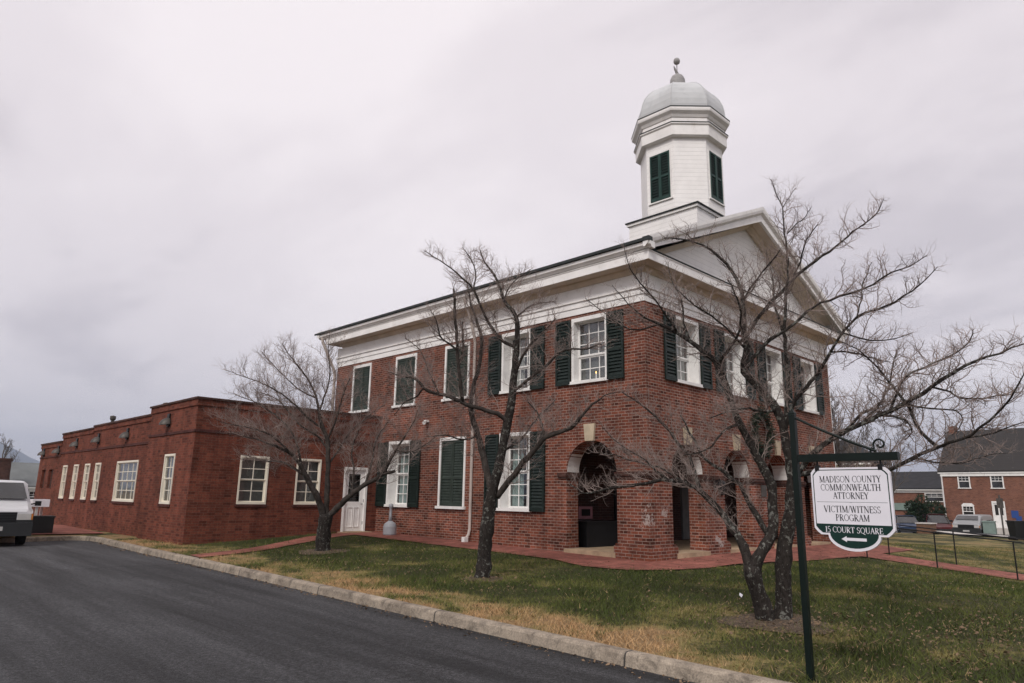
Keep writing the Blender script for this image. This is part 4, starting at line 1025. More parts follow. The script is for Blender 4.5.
# ------------------------------------------------------------------ trees
def rand_perp(d, rng):
    while True:
        v = Vector((rng.gauss(0, 1), rng.gauss(0, 1), rng.gauss(0, 1))); v = v - d*v.dot(d)
        if v.length > 0.1: return v.normalized()
def wander(p, d, L, n, rng, up, jit):
    pts = [p]; d = d.normalized()
    for i in range(n):
        d = (d + Vector((rng.gauss(0, jit), rng.gauss(0, jit), rng.gauss(0, jit)*0.7+up))).normalized()
        pts.append(pts[-1]+d*(L/n))
    return pts
def at_path(pts, t):
    f = t*(len(pts)-1); i = min(int(f), len(pts)-2); q = pts[i].lerp(pts[i+1], f-i)
    return q, (pts[i+1]-pts[i]).normalized(), i, f-i
def sprout(mb, pts, rad, level, rng, spec, t0=0.2):
    sp_, L_, n, r0, sides, jit = spec[level]
    length = sum((b-a).length for a, b in zip(pts[:-1], pts[1:]))
    k = max(1, int(length*(1-t0)/sp_+rng.random()))
    side = rng.choice((-1, 1))
    for i in range(k):
        t = t0+(1-t0)*(i+rng.random()*0.8)/k
        if t > 0.995: t = 0.995
        p, d, j, fr = at_path(pts, t)
        pr = rad[j]*(1-fr)+rad[j+1]*fr
        perp = rand_perp(d, rng); perp = (perp + Vector((0, 0, 0.35))).normalized(); ang = rng.uniform(0.6, 1.25)
        dd = (d*math.cos(ang)+perp*math.sin(ang))
        if level < 2: dd.z = dd.z*0.75+0.08
        L = L_*rng.uniform(0.5, 1.25)*(1.1-0.55*t)*(1 if level else max(0.42, min(1.0, pr/0.013)))
        q = wander(p, dd, L, n, rng, 0.09, jit)
        r1 = min(pr*0.7, r0*rng.uniform(0.75, 1.2)); rr = [r1*(1-0.68*m/n) for m in range(n+1)]
        mb.tube(q, rr, sides, cap=False)
        if level+1 < len(spec): sprout(mb, q, rr, level+1, rng, spec, 0.15)
def smooth_path(P, rad, rng, amp=0.0):
    # Catmull-Rom through the limb's joints, with a little natural crookedness
    out, ro = [], []
    n = len(P)
    for i in range(n-1):
        p0, p1, p2, p3 = P[max(i-1, 0)], P[i], P[i+1], P[min(i+2, n-1)]
        k = max(2, min(5, int((p2-p1).length/0.10)))
        for j in range(k):
            t = j/k
            q = 0.5*((2*p1)+(p2-p0)*t+(2*p0-5*p1+4*p2-p3)*t*t+(3*p1-p0-3*p2+p3)*t**3)
            r = rad[i]+(rad[i+1]-rad[i])*t
            if amp and (i or j): q = q+Vector((rng.gauss(0, 1), rng.gauss(0, 1), rng.gauss(0, 1)))*min(amp, r*0.25+0.003)
            out.append(q); ro.append(r*rng.uniform(0.90, 1.10))
    out.append(P[-1]); ro.append(rad[-1])
    return out, ro
def traced_tree(data, label, n_trunk, spec, seed, limb_m='limb'):
    base, limbs = data
    t = thing('bare_tree', label, 'tree', base)
    rng = random.Random(seed); B0 = Vector(base)
    tr, br, tw = MB(), MB(), MB()
    for i, L in enumerate(limbs):
        P = [Vector((a/1000, b/1000, c/1000))-B0 for a, b, c, r in L]; rad = [r/10000 for a, b, c, r in L]
        if i >= n_trunk: rad = [r*(0.86 if r > 0.02 else 0.80) for r in rad]
        if i < n_trunk:
            P[0].z = min(P[0].z, -0.12); rad[0] *= 1.25
            for q in range(len(rad)): rad[q] *= rng.uniform(0.94, 1.08)
        pts, rr = smooth_path(P, rad, rng, 0.006)
        (tr if i < n_trunk else br).tube(pts, rr, 12 if i < n_trunk else 7)
        th = [k for k, r in enumerate(rr) if r < 0.062]
        if len(th) > 3: sprout(tw, pts[th[0]:], rr[th[0]:], 0, rng, spec, 0.08 if i >= n_trunk else 0.2)
    tr.build('trunk', M['bark'], t, smooth=True); br.build('limbs', M[limb_m], t, smooth=True); tw.build('twigs', M['twig'], t)
    return t
TREE_A = ([-4.735, -5.065, -0.1], [
  [[-4798,-4987,-150,1185],[-4851,-4984,7,1060],[-4932,-4965,201,998],[-5027,-4947,443,1023],[-5059,-4950,552,898]],
  [[-4627,-5090,-131,1192],[-4609,-5123,1,1006],[-4621,-5150,303,947],[-4632,-5185,657,952],[-4606,-5257,1016,893],[-4599,-5313,1383,770],[-4611,-5351,1756,670],[-4663,-5334,2021,621],[-4708,-5328,2302,585],[-4786,-5278,2522,547],[-4951,-5137,2790,471],[-5091,-5018,3013,447],[-5081,-5072,3327,396],[-5119,-5062,3515,344],[-5153,-5079,3871,292],[-5170,-5088,4048,266],[-5276,-5020,4331,214],[-5419,-4899,4549,174],[-5648,-4672,4752,121],[-5895,-4378,4801,68]],
  [[-5006,-4945,370,873],[-4959,-4869,601,811],[-4938,-4794,779,705],[-4934,-4712,928,648],[-4952,-4569,1126,526],[-4997,-4348,1387,455],[-5038,-4208,1504,379],[-5088,-4056,1576,328],[-5180,-3763,1604,277],[-5268,-3425,1538,268],[-5359,-3127,1508,257],[-5432,-2877,1463,217],[-5503,-2638,1418,146],[-5585,-2439,1545,103]],
  [[-5146,-3872,1595,234],[-5166,-3646,1747,197],[-5169,-3534,1860,170],[-5204,-3288,2006,130],[-5253,-2970,2233,89],[-5277,-2730,2498,60]],
  [[-5022,-4270,1438,310],[-4943,-4131,1748,289],[-4904,-4037,1944,279],[-4905,-3806,2218,243],[-4920,-3583,2465,218],[-4972,-3266,2744,149],[-5030,-3002,2927,91]],
  [[-5088,-4056,1576,218],[-5023,-3717,1751,183],[-4984,-3268,1860,146],[-4963,-2802,1991,106],[-4960,-2316,2052,78]],
  [[-4993,-4943,322,948],[-4983,-4965,549,928],[-4917,-5036,732,856],[-4849,-5105,867,808],[-4811,-5151,1040,760],[-4815,-5163,1299,764],[-4821,-5174,1561,704],[-4888,-5113,1736,643],[-4949,-5058,1891,619],[-4984,-5028,2000,594],[-5055,-4966,2204,558],[-5139,-4893,2439,522],[-5212,-4839,2734,498],[-5265,-4803,2974,461],[-5334,-4740,3129,436],[-5410,-4663,3246,398],[-5553,-4510,3410,346],[-5666,-4386,3523,307],[-5815,-4216,3643,228],[-5939,-4071,3726,148],[-6095,-3909,3920,95],[-6250,-3762,4183,54]],
  [[-4840,-5115,892,455],[-4890,-4983,1158,410],[-4933,-4880,1356,362],[-4959,-4803,1558,326],[-5075,-4583,1749,264],[-5157,-4431,1893,240],[-5201,-4344,2052,201],[-5236,-4267,2240,162],[-5292,-4157,2472,109]],
  [[-5315,-4756,3076,290],[-5382,-4944,3229,260],[-5444,-5097,3356,218],[-5585,-5278,3562,163],[-5817,-5357,3759,123],[-6112,-5392,3940,84]],
  [[-5666,-4386,3523,214],[-5881,-4391,3683,172],[-6164,-4385,3870,130],[-6461,-4364,4036,102],[-6729,-4376,4220,75],[-6905,-4448,4406,43]],
  [[-5553,-4510,3410,200],[-5548,-4428,3686,162],[-5512,-4372,4012,137],[-5534,-4255,4318,97],[-5522,-4193,4598,56]],
  [[-5100,-4928,2345,260],[-5385,-4821,2199,179],[-5563,-4770,2012,139],[-5747,-4705,1929,112],[-5989,-4625,1882,74]],
  [[-5815,-4216,3643,161],[-5890,-3952,3588,136],[-5999,-3699,3679,110],[-6116,-3447,3914,84],[-6208,-3254,4106,57]],
  [[-5132,-5031,3405,344],[-5053,-5100,3531,318],[-4920,-5219,3797,294],[-4707,-5402,4086,269],[-4572,-5520,4276,257],[-4446,-5626,4411,245],[-4226,-5811,4639,206],[-4062,-5947,4780,179],[-3921,-6069,4949,152],[-3672,-6282,5201,112],[-3554,-6388,5357,84],[-3498,-6444,5523,56]],
  [[-4572,-5520,4276,163],[-4626,-5668,4484,134],[-4723,-5808,4733,106],[-4738,-5985,4905,66]],
  [[-5091,-5018,3013,315],[-5084,-5217,3239,286],[-5055,-5380,3380,272],[-5003,-5550,3483,257],[-4958,-5749,3630,217],[-4922,-5907,3745,190],[-4813,-6203,3864,175],[-4708,-6449,3916,149],[-4619,-6770,4094,122],[-4550,-6955,4152,85],[-4506,-7138,4260,48]],
  [[-5003,-5550,3483,231],[-4992,-5595,3823,207],[-4989,-5622,4060,195],[-4990,-5648,4313,182],[-5001,-5663,4567,157],[-5036,-5662,4891,118],[-5057,-5667,5122,92],[-5130,-5614,5341,66],[-5175,-5588,5520,40]],
  [[-5006,-5681,4770,92],[-5047,-5837,4854,78],[-5074,-5957,4908,64],[-5126,-6061,4984,38]],
  [[-5057,-5667,5122,79],[-4903,-5715,5329,53],[-4787,-5755,5471,40]],
  [[-4708,-5328,2302,390],[-4608,-5348,2572,355],[-4502,-5342,2978,335],[-4442,-5312,3328,312],[-4410,-5297,3523,288],[-4401,-5229,3827,222],[-4393,-5172,4099,168],[-4340,-5143,4485,114],[-4327,-5073,4881,58]],
  [[-4690,-5333,2213,363],[-4778,-5486,2518,321],[-4796,-5610,2685,293],[-4781,-5754,2820,266],[-4788,-5908,3000,238],[-4814,-6030,3172,224],[-4828,-6210,3385,197],[-4827,-6390,3570,171],[-4750,-6607,3636,145],[-4670,-6887,3762,119],[-4633,-7140,3941,82],[-4632,-7263,4054,47]],
  [[-4828,-6210,3385,148],[-4852,-6421,3286,121],[-4884,-6639,3211,94],[-4930,-6837,3210,69],[-4987,-7013,3232,34]],
  [[-4814,-6030,3172,150],[-4435,-6136,3218,127],[-3988,-6248,3194,118],[-3619,-6349,3182,80]],
  [[-4827,-6390,3570,122],[-4649,-6410,3834,112],[-4518,-6409,4073,89],[-4291,-6456,4386,52]],
  [[-4609,-5334,1617,515],[-4636,-5515,1802,458],[-4655,-5713,1983,414],[-4636,-6064,2203,369],[-4608,-6259,2280,353],[-4586,-6454,2366,324],[-4563,-6745,2501,295],[-4560,-7044,2663,266],[-4570,-7273,2799,227],[-4568,-7508,2903,178],[-4559,-7736,2974,131],[-4555,-7954,3041,97],[-4557,-8153,3099,53]],
  [[-4573,-6577,2418,203],[-4427,-6632,2659,193],[-4272,-6704,2855,183],[-4058,-6817,2974,161],[-3621,-7049,3177,139],[-3311,-7221,3393,103],[-3229,-7254,3561,65]],
  [[-4560,-7044,2663,150],[-4262,-7150,2630,141],[-4078,-7203,2575,130],[-3594,-7410,2622,109],[-3102,-7636,2720,62]],
  [[-4607,-5343,1667,438],[-4559,-5666,1715,379],[-4499,-6030,1689,345],[-4460,-6363,1698,312],[-4457,-6487,1732,298],[-4487,-6736,1865,268],[-4511,-7023,1980,228],[-4536,-7276,2068,190],[-4571,-7464,2155,164],[-4666,-7684,2327,139],[-4755,-7816,2461,116],[-4897,-7967,2645,82],[-5062,-8143,2847,40]],
  [[-4511,-7023,1980,262],[-4537,-6869,2159,243],[-4517,-6769,2445,212],[-4531,-6634,2697,180],[-4561,-6474,2965,146],[-4612,-6294,3194,99],[-4669,-6132,3309,63]],
  [[-4536,-7276,2068,134],[-4537,-7496,2080,109],[-4566,-7719,2152,86],[-4612,-7973,2238,42]],
  [[-4487,-6736,1865,152],[-4079,-6865,1835,131],[-3599,-7033,1842,110],[-3099,-7235,1959,75],[-2696,-7398,2014,38]],
  [[-4636,-6064,2203,221],[-4231,-6194,2480,202],[-3872,-6301,2455,180],[-3485,-6418,2418,158],[-3261,-6423,2278,133],[-3209,-6313,2180,94]],
  [[-4608,-6259,2280,207],[-4148,-6340,2566,177],[-3837,-6373,2843,156],[-3581,-6370,3145,120],[-3377,-6379,3381,68]],
  [[-4563,-6745,2501,153],[-4484,-6979,2421,128],[-4416,-7214,2398,103],[-4405,-7278,2281,91],[-4570,-7190,2103,45]],
  [[-5108,-5045,3326,211],[-5511,-5042,3484,167],[-5879,-5030,3600,138],[-6233,-5004,3674,98],[-6607,-5004,3781,60]],
  [[-5164,-5080,3951,186],[-5275,-5331,4123,156],[-5381,-5567,4274,114],[-5475,-5777,4398,75]],
  [[-4786,-5278,2522,261],[-5025,-5239,2460,205],[-5467,-5193,2471,162],[-5821,-5150,2390,121],[-6190,-5114,2286,70]],
])
TREE_B = ([-4.713, 0.349, -0.06], [
  [[-4732,379,-96,1610],[-4721,343,13,1396],[-4766,238,626,1256],[-4797,110,1286,1133],[-4771,-42,1816,901],[-4764,-198,2436,831],[-4759,-311,2881,760],[-4763,-372,3149,689],[-4790,-446,3563,617],[-4824,-528,4037,527],[-4906,-573,4557,401],[-5097,-447,4839,310],[-5181,-422,5076,256],[-5274,-381,5289,201],[-5451,-266,5551,128],[-5529,-235,5750,73]],
  [[-4814,84,1462,810],[-4886,192,1967,691],[-4967,304,2428,643],[-5055,420,2907,575],[-5036,416,3283,486],[-4948,351,3734,433],[-4913,333,4249,380],[-4991,426,4662,287],[-5075,523,5041,212],[-5134,591,5444,117]],
  [[-4720,23,1341,720],[-4694,-276,1657,641],[-4645,-643,2009,581],[-4594,-1016,2356,522],[-4491,-1278,2454,466],[-4417,-1464,2522,412],[-4386,-1701,2735,307],[-4365,-1886,2904,220],[-4305,-2097,3028,135],[-4213,-2320,3086,67]],
  [[-4594,-1016,2356,278],[-4545,-904,2593,229],[-4521,-757,2836,179],[-4546,-555,3029,127]],
  [[-4726,-283,2633,524],[-4982,-219,2794,485],[-5452,-28,2905,443],[-5740,74,3007,404],[-6009,178,3074,366],[-6203,256,3111,329],[-6283,276,3156,311],[-6411,279,3280,275],[-6547,327,3319,223],[-6663,381,3310,154],[-6875,453,3375,85]],
  [[-4824,-516,3990,400],[-4958,-456,4051,363],[-5064,-404,4087,326],[-5348,-348,4368,287],[-5611,-341,4705,249],[-5754,-353,4912,230],[-6059,-267,5154,176],[-6297,-184,5303,140],[-6658,-39,5485,69]],
  [[-5611,21,2981,405],[-5708,-10,3251,369],[-5774,-48,3473,351],[-5940,-152,4046,314],[-6082,-237,4526,261],[-6173,-297,4847,208]],
  [[-5801,-74,3587,263],[-5720,-88,3867,248],[-5713,-56,4055,231],[-5691,-6,4403,180]],
  [[-5880,-114,3838,245],[-6076,-85,3935,208],[-6246,-68,4032,172],[-6391,-153,4240,120],[-6575,-183,4409,68]],
  [[-4785,-441,3524,363],[-4852,-687,3796,305],[-4873,-947,4016,248],[-4860,-1250,4211,157],[-4856,-1502,4378,86]],
  [[-4903,-569,4528,255],[-4686,-622,4742,203],[-4412,-705,4890,149],[-4074,-803,4962,76]],
  [[-4764,-384,3203,362],[-4750,-843,3430,302],[-4750,-1215,3619,262],[-4767,-1495,3778,224],[-4728,-1754,3816,204],[-4668,-2044,3785,167],[-4650,-2272,3841,132],[-4616,-2431,3757,66]],
  [[-5097,-447,4839,182],[-4970,-467,5142,148],[-4749,-555,5389,112],[-4545,-642,5557,56]],
  [[-5754,-353,4912,177],[-5681,-315,5273,144],[-5718,-181,5559,109],[-5783,-24,5791,55]],
  [[-6283,276,3156,207],[-6280,433,3049,174],[-6334,728,2945,141],[-6336,1036,2737,71]],
  [[-6009,178,3074,192],[-6076,446,3520,142],[-6121,646,3904,108],[-6250,943,4148,73]],
  [[-4763,-127,2135,289],[-4382,-204,2372,221],[-3915,-267,2873,171],[-3571,-339,3190,97]],
  [[-4967,304,2428,257],[-5283,382,2337,199],[-5642,433,2403,143],[-6026,511,2344,70]],
])
TREE_C = ([-4.396, 6.483, -0.01], [
  [[-4396,6498,-58,2066],[-4396,6460,61,1774],[-4446,6376,489,1531],[-4478,6284,881,1458]],
  [[-4469,6324,726,1021],[-4762,6239,1246,915],[-5035,6219,1628,789],[-5288,6198,1982,618],[-5526,6227,2229,473],[-5797,6319,2380,376],[-6180,6476,2524,257],[-6568,6649,2620,139]],
  [[-5128,6214,1754,406],[-5250,6495,1894,361],[-5415,6864,2085,292],[-5616,7352,2111,222],[-5890,7958,2261,125]],
  [[-5288,6198,1982,356],[-5357,6285,2405,311],[-5509,6465,2832,265],[-5769,6783,3192,218],[-6104,7213,3508,171],[-6428,7653,3684,98]],
  [[-5526,6227,2229,284],[-6106,6146,2629,231],[-6634,6175,2773,181],[-7126,6217,2824,111],[-7491,6220,2925,66]],
  [[-4472,6289,845,875],[-4517,6233,1320,779],[-4595,6156,2035,684],[-4683,6114,2634,587],[-4823,6182,2968,515],[-4923,6204,3329,393],[-5076,6250,3820,295],[-5303,6394,4224,222],[-5588,6598,4630,148],[-5784,6726,4957,74]],
  [[-4816,6187,2920,343],[-5152,6297,3142,292],[-5559,6388,3498,242],[-6025,6539,3798,168],[-6540,6757,3996,119],[-7018,6967,4147,71]],
  [[-4923,6204,3329,295],[-4826,6110,3802,247],[-4784,6062,4303,199],[-4853,6119,4858,125],[-4841,6099,5243,75]],
  [[-4683,6114,2634,318],[-4686,5781,3101,267],[-4744,5481,3607,193],[-4756,5163,4059,120]],
  [[-5017,6230,3642,246],[-5257,6617,3849,198],[-5579,7113,4314,151],[-5885,7574,4840,76]],
  [[-4651,6134,2394,342],[-4789,6398,2737,296],[-5049,6862,3014,250],[-5392,7465,3656,178],[-5695,7995,3876,103]],
  [[-4595,6156,2035,317],[-4350,6067,2458,272],[-4101,5974,2916,225],[-3719,5794,3314,152],[-3393,5634,3590,77]],
  [[-4450,6276,822,1021],[-4357,6042,993,872],[-4217,5639,1330,770],[-4075,5290,1572,670],[-3891,4882,1811,571],[-3864,4648,2107,450],[-3853,4447,2382,353],[-3808,4250,2587,235],[-3765,3948,2948,140],[-3780,3657,3391,69]],
  [[-3910,4920,1795,452],[-3817,4732,1854,427],[-3735,4569,1902,402]],
  [[-4075,5290,1572,335],[-3902,5303,2121,267],[-3790,5355,2661,221],[-3525,5269,3121,125]],
  [[-4217,5639,1330,337],[-4183,5628,1875,267],[-4235,5699,2403,220],[-4110,5603,2944,123]],
  [[-3853,4447,2382,236],[-3675,4096,2334,187],[-3543,3710,2490,116],[-3475,3403,2687,69]],
])

# level: spacing, length, segments, base radius, sides, crookedness
SPA = [(0.052, 0.58, 8, 0.0062, 4, 0.27), (0.046, 0.22, 5, 0.0036, 3, 0.36), (0.040, 0.095, 3, 0.0027, 3, 0.42)]
SPB = [(0.050, 0.62, 8, 0.0066, 4, 0.27), (0.048, 0.25, 5, 0.0040, 3, 0.36), (0.044, 0.105, 3, 0.0031, 3, 0.42)]
SPC = [(0.060, 1.05, 9, 0.0072, 4, 0.24), (0.062, 0.36, 5, 0.0045, 3, 0.32), (0.056, 0.15, 3, 0.0036, 3, 0.40)]
traced_tree(TREE_A, 'large twin-trunked bare tree with pale lichen on its bark, behind the hanging sign', 2, SPA, 11, 'bark')
traced_tree(TREE_B, 'bare tree with a single slanting trunk before the ground floor windows', 1, SPB, 12)
traced_tree(TREE_C, 'small bare tree with fine dense twigs in front of the annex door', 1, SPC, 13)

def far_tree(x, y, h, label, seed, spread=0.42, m='far_bark', r=0.12, z=None, group=None):
    z = lz(x, y) if z is None else z
    t = thing('bare_tree', label, 'tree', (x, y, z), group=group); rng = random.Random(seed)
    tr, tw = MB(), MB()
    tk = wander(Vector((0, 0, -0.3)), Vector((rng.gauss(0, .05), rng.gauss(0, .05), 1)), h*0.8, 9, rng, 0.1, 0.07)
    rr = [r*(1-0.85*i/9) for i in range(10)]
    tr.tube(tk, rr, 8)
    def rec(pts, rad, L, lev):
        k = (11, 7, 6, 4)[lev]
        for i in range(k):
            tt = 0.22+0.78*(i+rng.random())/k if lev == 0 else 0.2+0.8*(i+rng.random())/k
            p, d, j, fr = at_path(pts, min(tt, 0.99)); pr = rad[j]
            ang = rng.uniform(0.45, 0.95); perp = rand_perp(d, rng)
            dd = d*math.cos(ang)+perp*math.sin(ang); dd.z += 0.25 if lev < 2 else 0.1
            l = L*rng.uniform(0.6, 1.2)*(1.15-0.6*tt)
            n = (6, 5, 4, 3)[lev]
            q = wander(p, dd, l, n, rng, 0.08, 0.13); r1 = pr*0.55; rr_ = [max(0.006, r1*(1-0.75*m_/n)) for m_ in range(n+1)]
            (tr if lev == 0 else tw).tube(q, rr_, (6, 4, 3, 3)[lev], cap=False)
            if lev < 3: rec(q, rr_, l*0.5, lev+1)
    rec(tk, rr, h*spread, 0)
    tr.build('trunk', M[m], t, smooth=True); tw.build('twigs', M['twig'] if m != 'far_bark' else M[m], t)
    return t
far_tree(14.6, 1.2, 6.6, 'slender bare tree just beyond the right corner of the courthouse', 21, 0.34, r=0.10)
far_tree(24.0, 4.6, 7.0, 'bare tree standing well behind the courthouse, left of the far brick house', 22, 0.42, r=0.15)
far_tree(36.0, 6.5, 8.0, 'bare spreading tree in front of the middle brick building', 23, 0.45, r=0.17)
far_tree(45.0, 9.0, 8.6, 'bare tree by the far street near the blue car', 24, 0.42, r=0.16)
far_tree(60.0, 17.0, 11.0, 'tall bare tree behind the middle brick building', 25, 0.42, r=0.2)
far_tree(2.6, 92.0, 8.0, 'bare tree beyond the grey roofed house at the far left', 26, 0.45, r=0.2, z=0.0)

# ------------------------------------------------------------------ vehicles
def wheels(t, xs, w_, r):
    for x in xs:
        for s in (-1, 1):
            b = MB(); y0 = s*(w_/2-0.20); y1 = s*(w_/2-0.005)
            n = 20; pr = [(r*0.6, y0), (r*0.96, y0), (r, y0+(y1-y0)*0.15), (r, y0+(y1-y0)*0.85), (r*0.95, y1), (r*0.62, y1)]
            for rr, y in pr:
                for k in range(n): b.v.append((x+rr*math.cos(2*math.pi*k/n), y, r+rr*math.sin(2*math.pi*k/n)))
            for i in range(len(pr)-1):
                for k in range(n): b.f.append((i*n+k, i*n+(k+1) % n, (i+1)*n+(k+1) % n, (i+1)*n+k))
            wl_ = b.build('wheel', M['rubber'], t)
            c = MB(); 
            for rr, y in ((r*0.62, y1-s*0.01), (r*0.5, y1-s*0.03), (r*0.15, y1-s*0.012), (0.001, y1-s*0.01)):
                for k in range(n): c.v.append((x+rr*math.cos(2*math.pi*k/n), y, r+rr*math.sin(2*math.pi*k/n)))
            for i in range(3):
                for k in range(n): c.f.append((i*n+k, i*n+(k+1) % n, (i+1)*n+(k+1) % n, (i+1)*n+k))
            c.build('rim', M['steel'], wl_)
def shell(name, secs, m, t, bevel=0.0, smooth=False):
    # secs: list of (x, half-profile [(y, z) from the sill up to the roof centre]); mirrored
    b = MB(); k = len(secs[0][1])
    for x, pr in secs:
        full = [(y, z) for y, z in pr] + [(-y, z) for y, z in reversed(pr)]
        b.v += [(x+(0 if not callable(x) else 0), y, z) for y, z in full]
    n = 2*k
    for i in range(len(secs)-1):
        for j in range(n):
            j2 = (j+1) % n; b.f.append((i*n+j, i*n+j2, (i+1)*n+j2, (i+1)*n+j))
    b.f.append(tuple(range(n))); b.f.append(tuple((len(secs)-1)*n+j for j in reversed(range(n))))
    return b.build(name, m, t, smooth=smooth, bevel=bevel)
def van(name, label, loc, rz, paint, L=4.7, W=1.72, H=1.83, group=None):
    t = thing(name, label, 'van', loc, rz, group)
    h = W/2
    def sec(y, zb, belt, top, tum): return [(y*0.96, zb), (y, zb+0.12), (y, belt), (y-tum, top-0.10), (y-tum-0.10, top-0.02), (0.001, top)]
    f = L/2
    S = [(-f, sec(h*0.97, 0.34, 0.95, H-0.06, 0.10)), (-f+0.10, sec(h, 0.30, 0.98, H, 0.10)), (0.6, sec(h, 0.30, 0.98, H, 0.09)), (f-1.15, sec(h, 0.30, 0.98, H-0.02, 0.09)),
         (f-0.95, sec(h, 0.30, 0.98, H-0.08, 0.12)), (f-0.42, sec(h, 0.30, 0.98, 1.24, 0.06)), (f-0.28, sec(h, 0.30, 0.96, 1.08, 0.03)), (f-0.06, sec(h*0.98, 0.32, 0.90, 1.00, 0.02)), (f, sec(h*0.94, 0.36, 0.80, 0.93, 0.02))]
    shell('body', S, M[paint], t, smooth=False)
    b = MB()
    def patch(P, off=(0, 0, 0)): b.add([(x+off[0], y+off[1], z+off[2]) for x, y, z in P], [(0, 1, 2, 3)])
    # windscreen plane from the cowl (x=f-0.36) to the header (x=f-0.93)
    patch([(f-0.39, -h+0.16, 1.235), (f-0.39, h-0.16, 1.235), (f-0.905, h-0.24, H-0.10), (f-0.905, -h+0.24, H-0.10)], (0.035, 0, 0.02))
    b.build('windscreen', M['carglass'], t)
    for s in (-1, 1):
        for x0, x1 in ((f-1.95, f-1.02), (-0.55, f-2.02), (-f+0.25, -0.62)):
            b = MB(); b.add([(x0, s*(h+0.004), 1.04), (x1+(0.32 if x1 > f-1.2 else 0), s*(h+0.004), 1.04), (x1, s*(h-0.072), H-0.26), (x0, s*(h-0.072), H-0.26)], [(0, 1, 2, 3)]); b.build('side_window', M['carglass'], t)
        b = MB(); b.box(f-0.02, f+0.012, s*(h-0.36) if s > 0 else -h+0.06, s*(h-0.06) if s > 0 else -h+0.36, 0.70, 0.86)
        hl = b.build('headlight', M['lamp_lens'], t)
        b = MB(); b.box(f-0.03, f+0.008, (h-0.055) if s > 0 else -h+0.012, (h-0.012) if s > 0 else -h+0.055, 0.70, 0.86); b.build('indicator', M['amber'], hl)
        b = MB(); b.tube([(f-0.75, s*h, 1.10), (f-0.62, s*(h+0.14), 1.14)], 0.018, 6); b.box(f-0.68, f-0.58, min(s*(h+0.08), s*(h+0.27)), max(s*(h+0.08), s*(h+0.22)), 1.06, 1.19); b.build('wing_mirror', M['black'], t)
    b = MB(); b.box(f-0.08, f+0.06, -h-0.005, h+0.005, 0.28, 0.62); b.box(-f+0.3, f-0.081, h-0.02, h+0.012, 0.30, 0.60); b.box(-f+0.3, f-0.081, -h-0.012, -h+0.02, 0.30, 0.60); b.box(f-0.02, f+0.004, -h+0.02, h-0.02, 0.621, 0.70); b.build('bumper', M['car_grey'], t)
    b = MB(); b.box(f-0.03, f+0.006, -h+0.38, h-0.38, 0.64, 0.90)
    g = b.build('grille', M['black'], t)
    b = MB()
    for z in (0.70, 0.77, 0.84): b.box(f+0.0065, f+0.014, -h+0.40, h-0.40, z-0.008, z+0.008)
    b.build('grille_bars', M['car_grey'], g)
    b = MB(); b.box(f+0.061, f+0.068, -0.2, 0.2, 0.42, 0.53); b.build('number_plate', M['lamp_lens'], t)
    b = MB(); b.tube([(f-0.44, -0.5, 1.26), (f-0.50, -0.05, 1.32)], 0.008, 5); b.tube([(f-0.44, 0.25, 1.26), (f-0.50, 0.65, 1.32)], 0.008, 5); b.build('wiper', M['black'], t)
    wheels(t, (f-0.85, -f+0.95), W, 0.31)
    return t
def car(name, label, cat, loc, rz, paint, L=4.4, W=1.72, H=1.45, tall=False):
    t = thing(name, label, cat, loc, rz); h = W/2; f = L/2
    belt = 0.86
    def low(y, zt): return [(y*0.94, 0.24), (y, 0.40), (y, zt-0.12), (y*0.95, zt), (0.001, zt+0.02)]
    shell('body', [(-f, low(h*0.9, belt-0.10)), (-f+0.15, low(h, belt)), (f-1.1, low(h, belt)), (f-0.15, low(h*0.97, belt-0.16)), (f, low(h*0.88, belt-0.24))], M[paint], t, smooth=False)
    def cab(y, zt): return [(y, belt-0.02), (y*0.97, belt+0.05), (y*0.80, zt-0.05), (y*0.70, zt), (0.001, zt+0.015)]
    xb = -f+0.35 if tall else -f+0.75
    shell('cabin', [(xb, cab(h*0.94, belt+0.06)), (xb+(0.2 if tall else 0.6), cab(h*0.96, H)), (f-2.0, cab(h*0.96, H)), (f-1.15, cab(h*0.94, belt+0.06))], M['carglass'], t)
    b = MB(); b.box(xb+(0.15 if tall else 0.5), f-1.9, -h*0.70, h*0.70, H-0.005, H+0.03); b.build('roof_panel', M[paint], t)
    for s in (-1, 1):
        b = MB(); b.box(f-0.10, f-0.005, s*h*0.62-0.15, s*h*0.62+0.15, 0.52, 0.64); b.build('headlight', M['lamp_lens'], t)
        b = MB(); b.box(-f+0.0, -f+0.05, s*h*0.68-0.13, s*h*0.68+0.13, 0.56, 0.74); b.build('tail_light', M['car_red'], t)
        for x in (xb+0.55, (xb+f-1.5)/2, f-1.95):
            b = MB(); b.tube([(x, s*h*0.945, belt+0.03), (x, s*h*0.79, H-0.04)], 0.028, 5); b.build('pillar', M[paint], t)
    b = MB(); b.box(f-0.12, f+0.04, -h*0.9, h*0.9, 0.28, 0.48); b.box(-f-0.04, -f+0.12, -h*0.9, h*0.9, 0.28, 0.48); b.build('bumper', M['car_grey'], t)
    wheels(t, (f-0.85, -f+0.8), W, 0.31)
    return t
zr = float(zkerb(13.8))-0.13
van('parked_van', 'white delivery van with dark bumper parked facing the viewer at the left edge', (-9.72, 16.3, zr), R(-93), 'car_white', H=1.77)
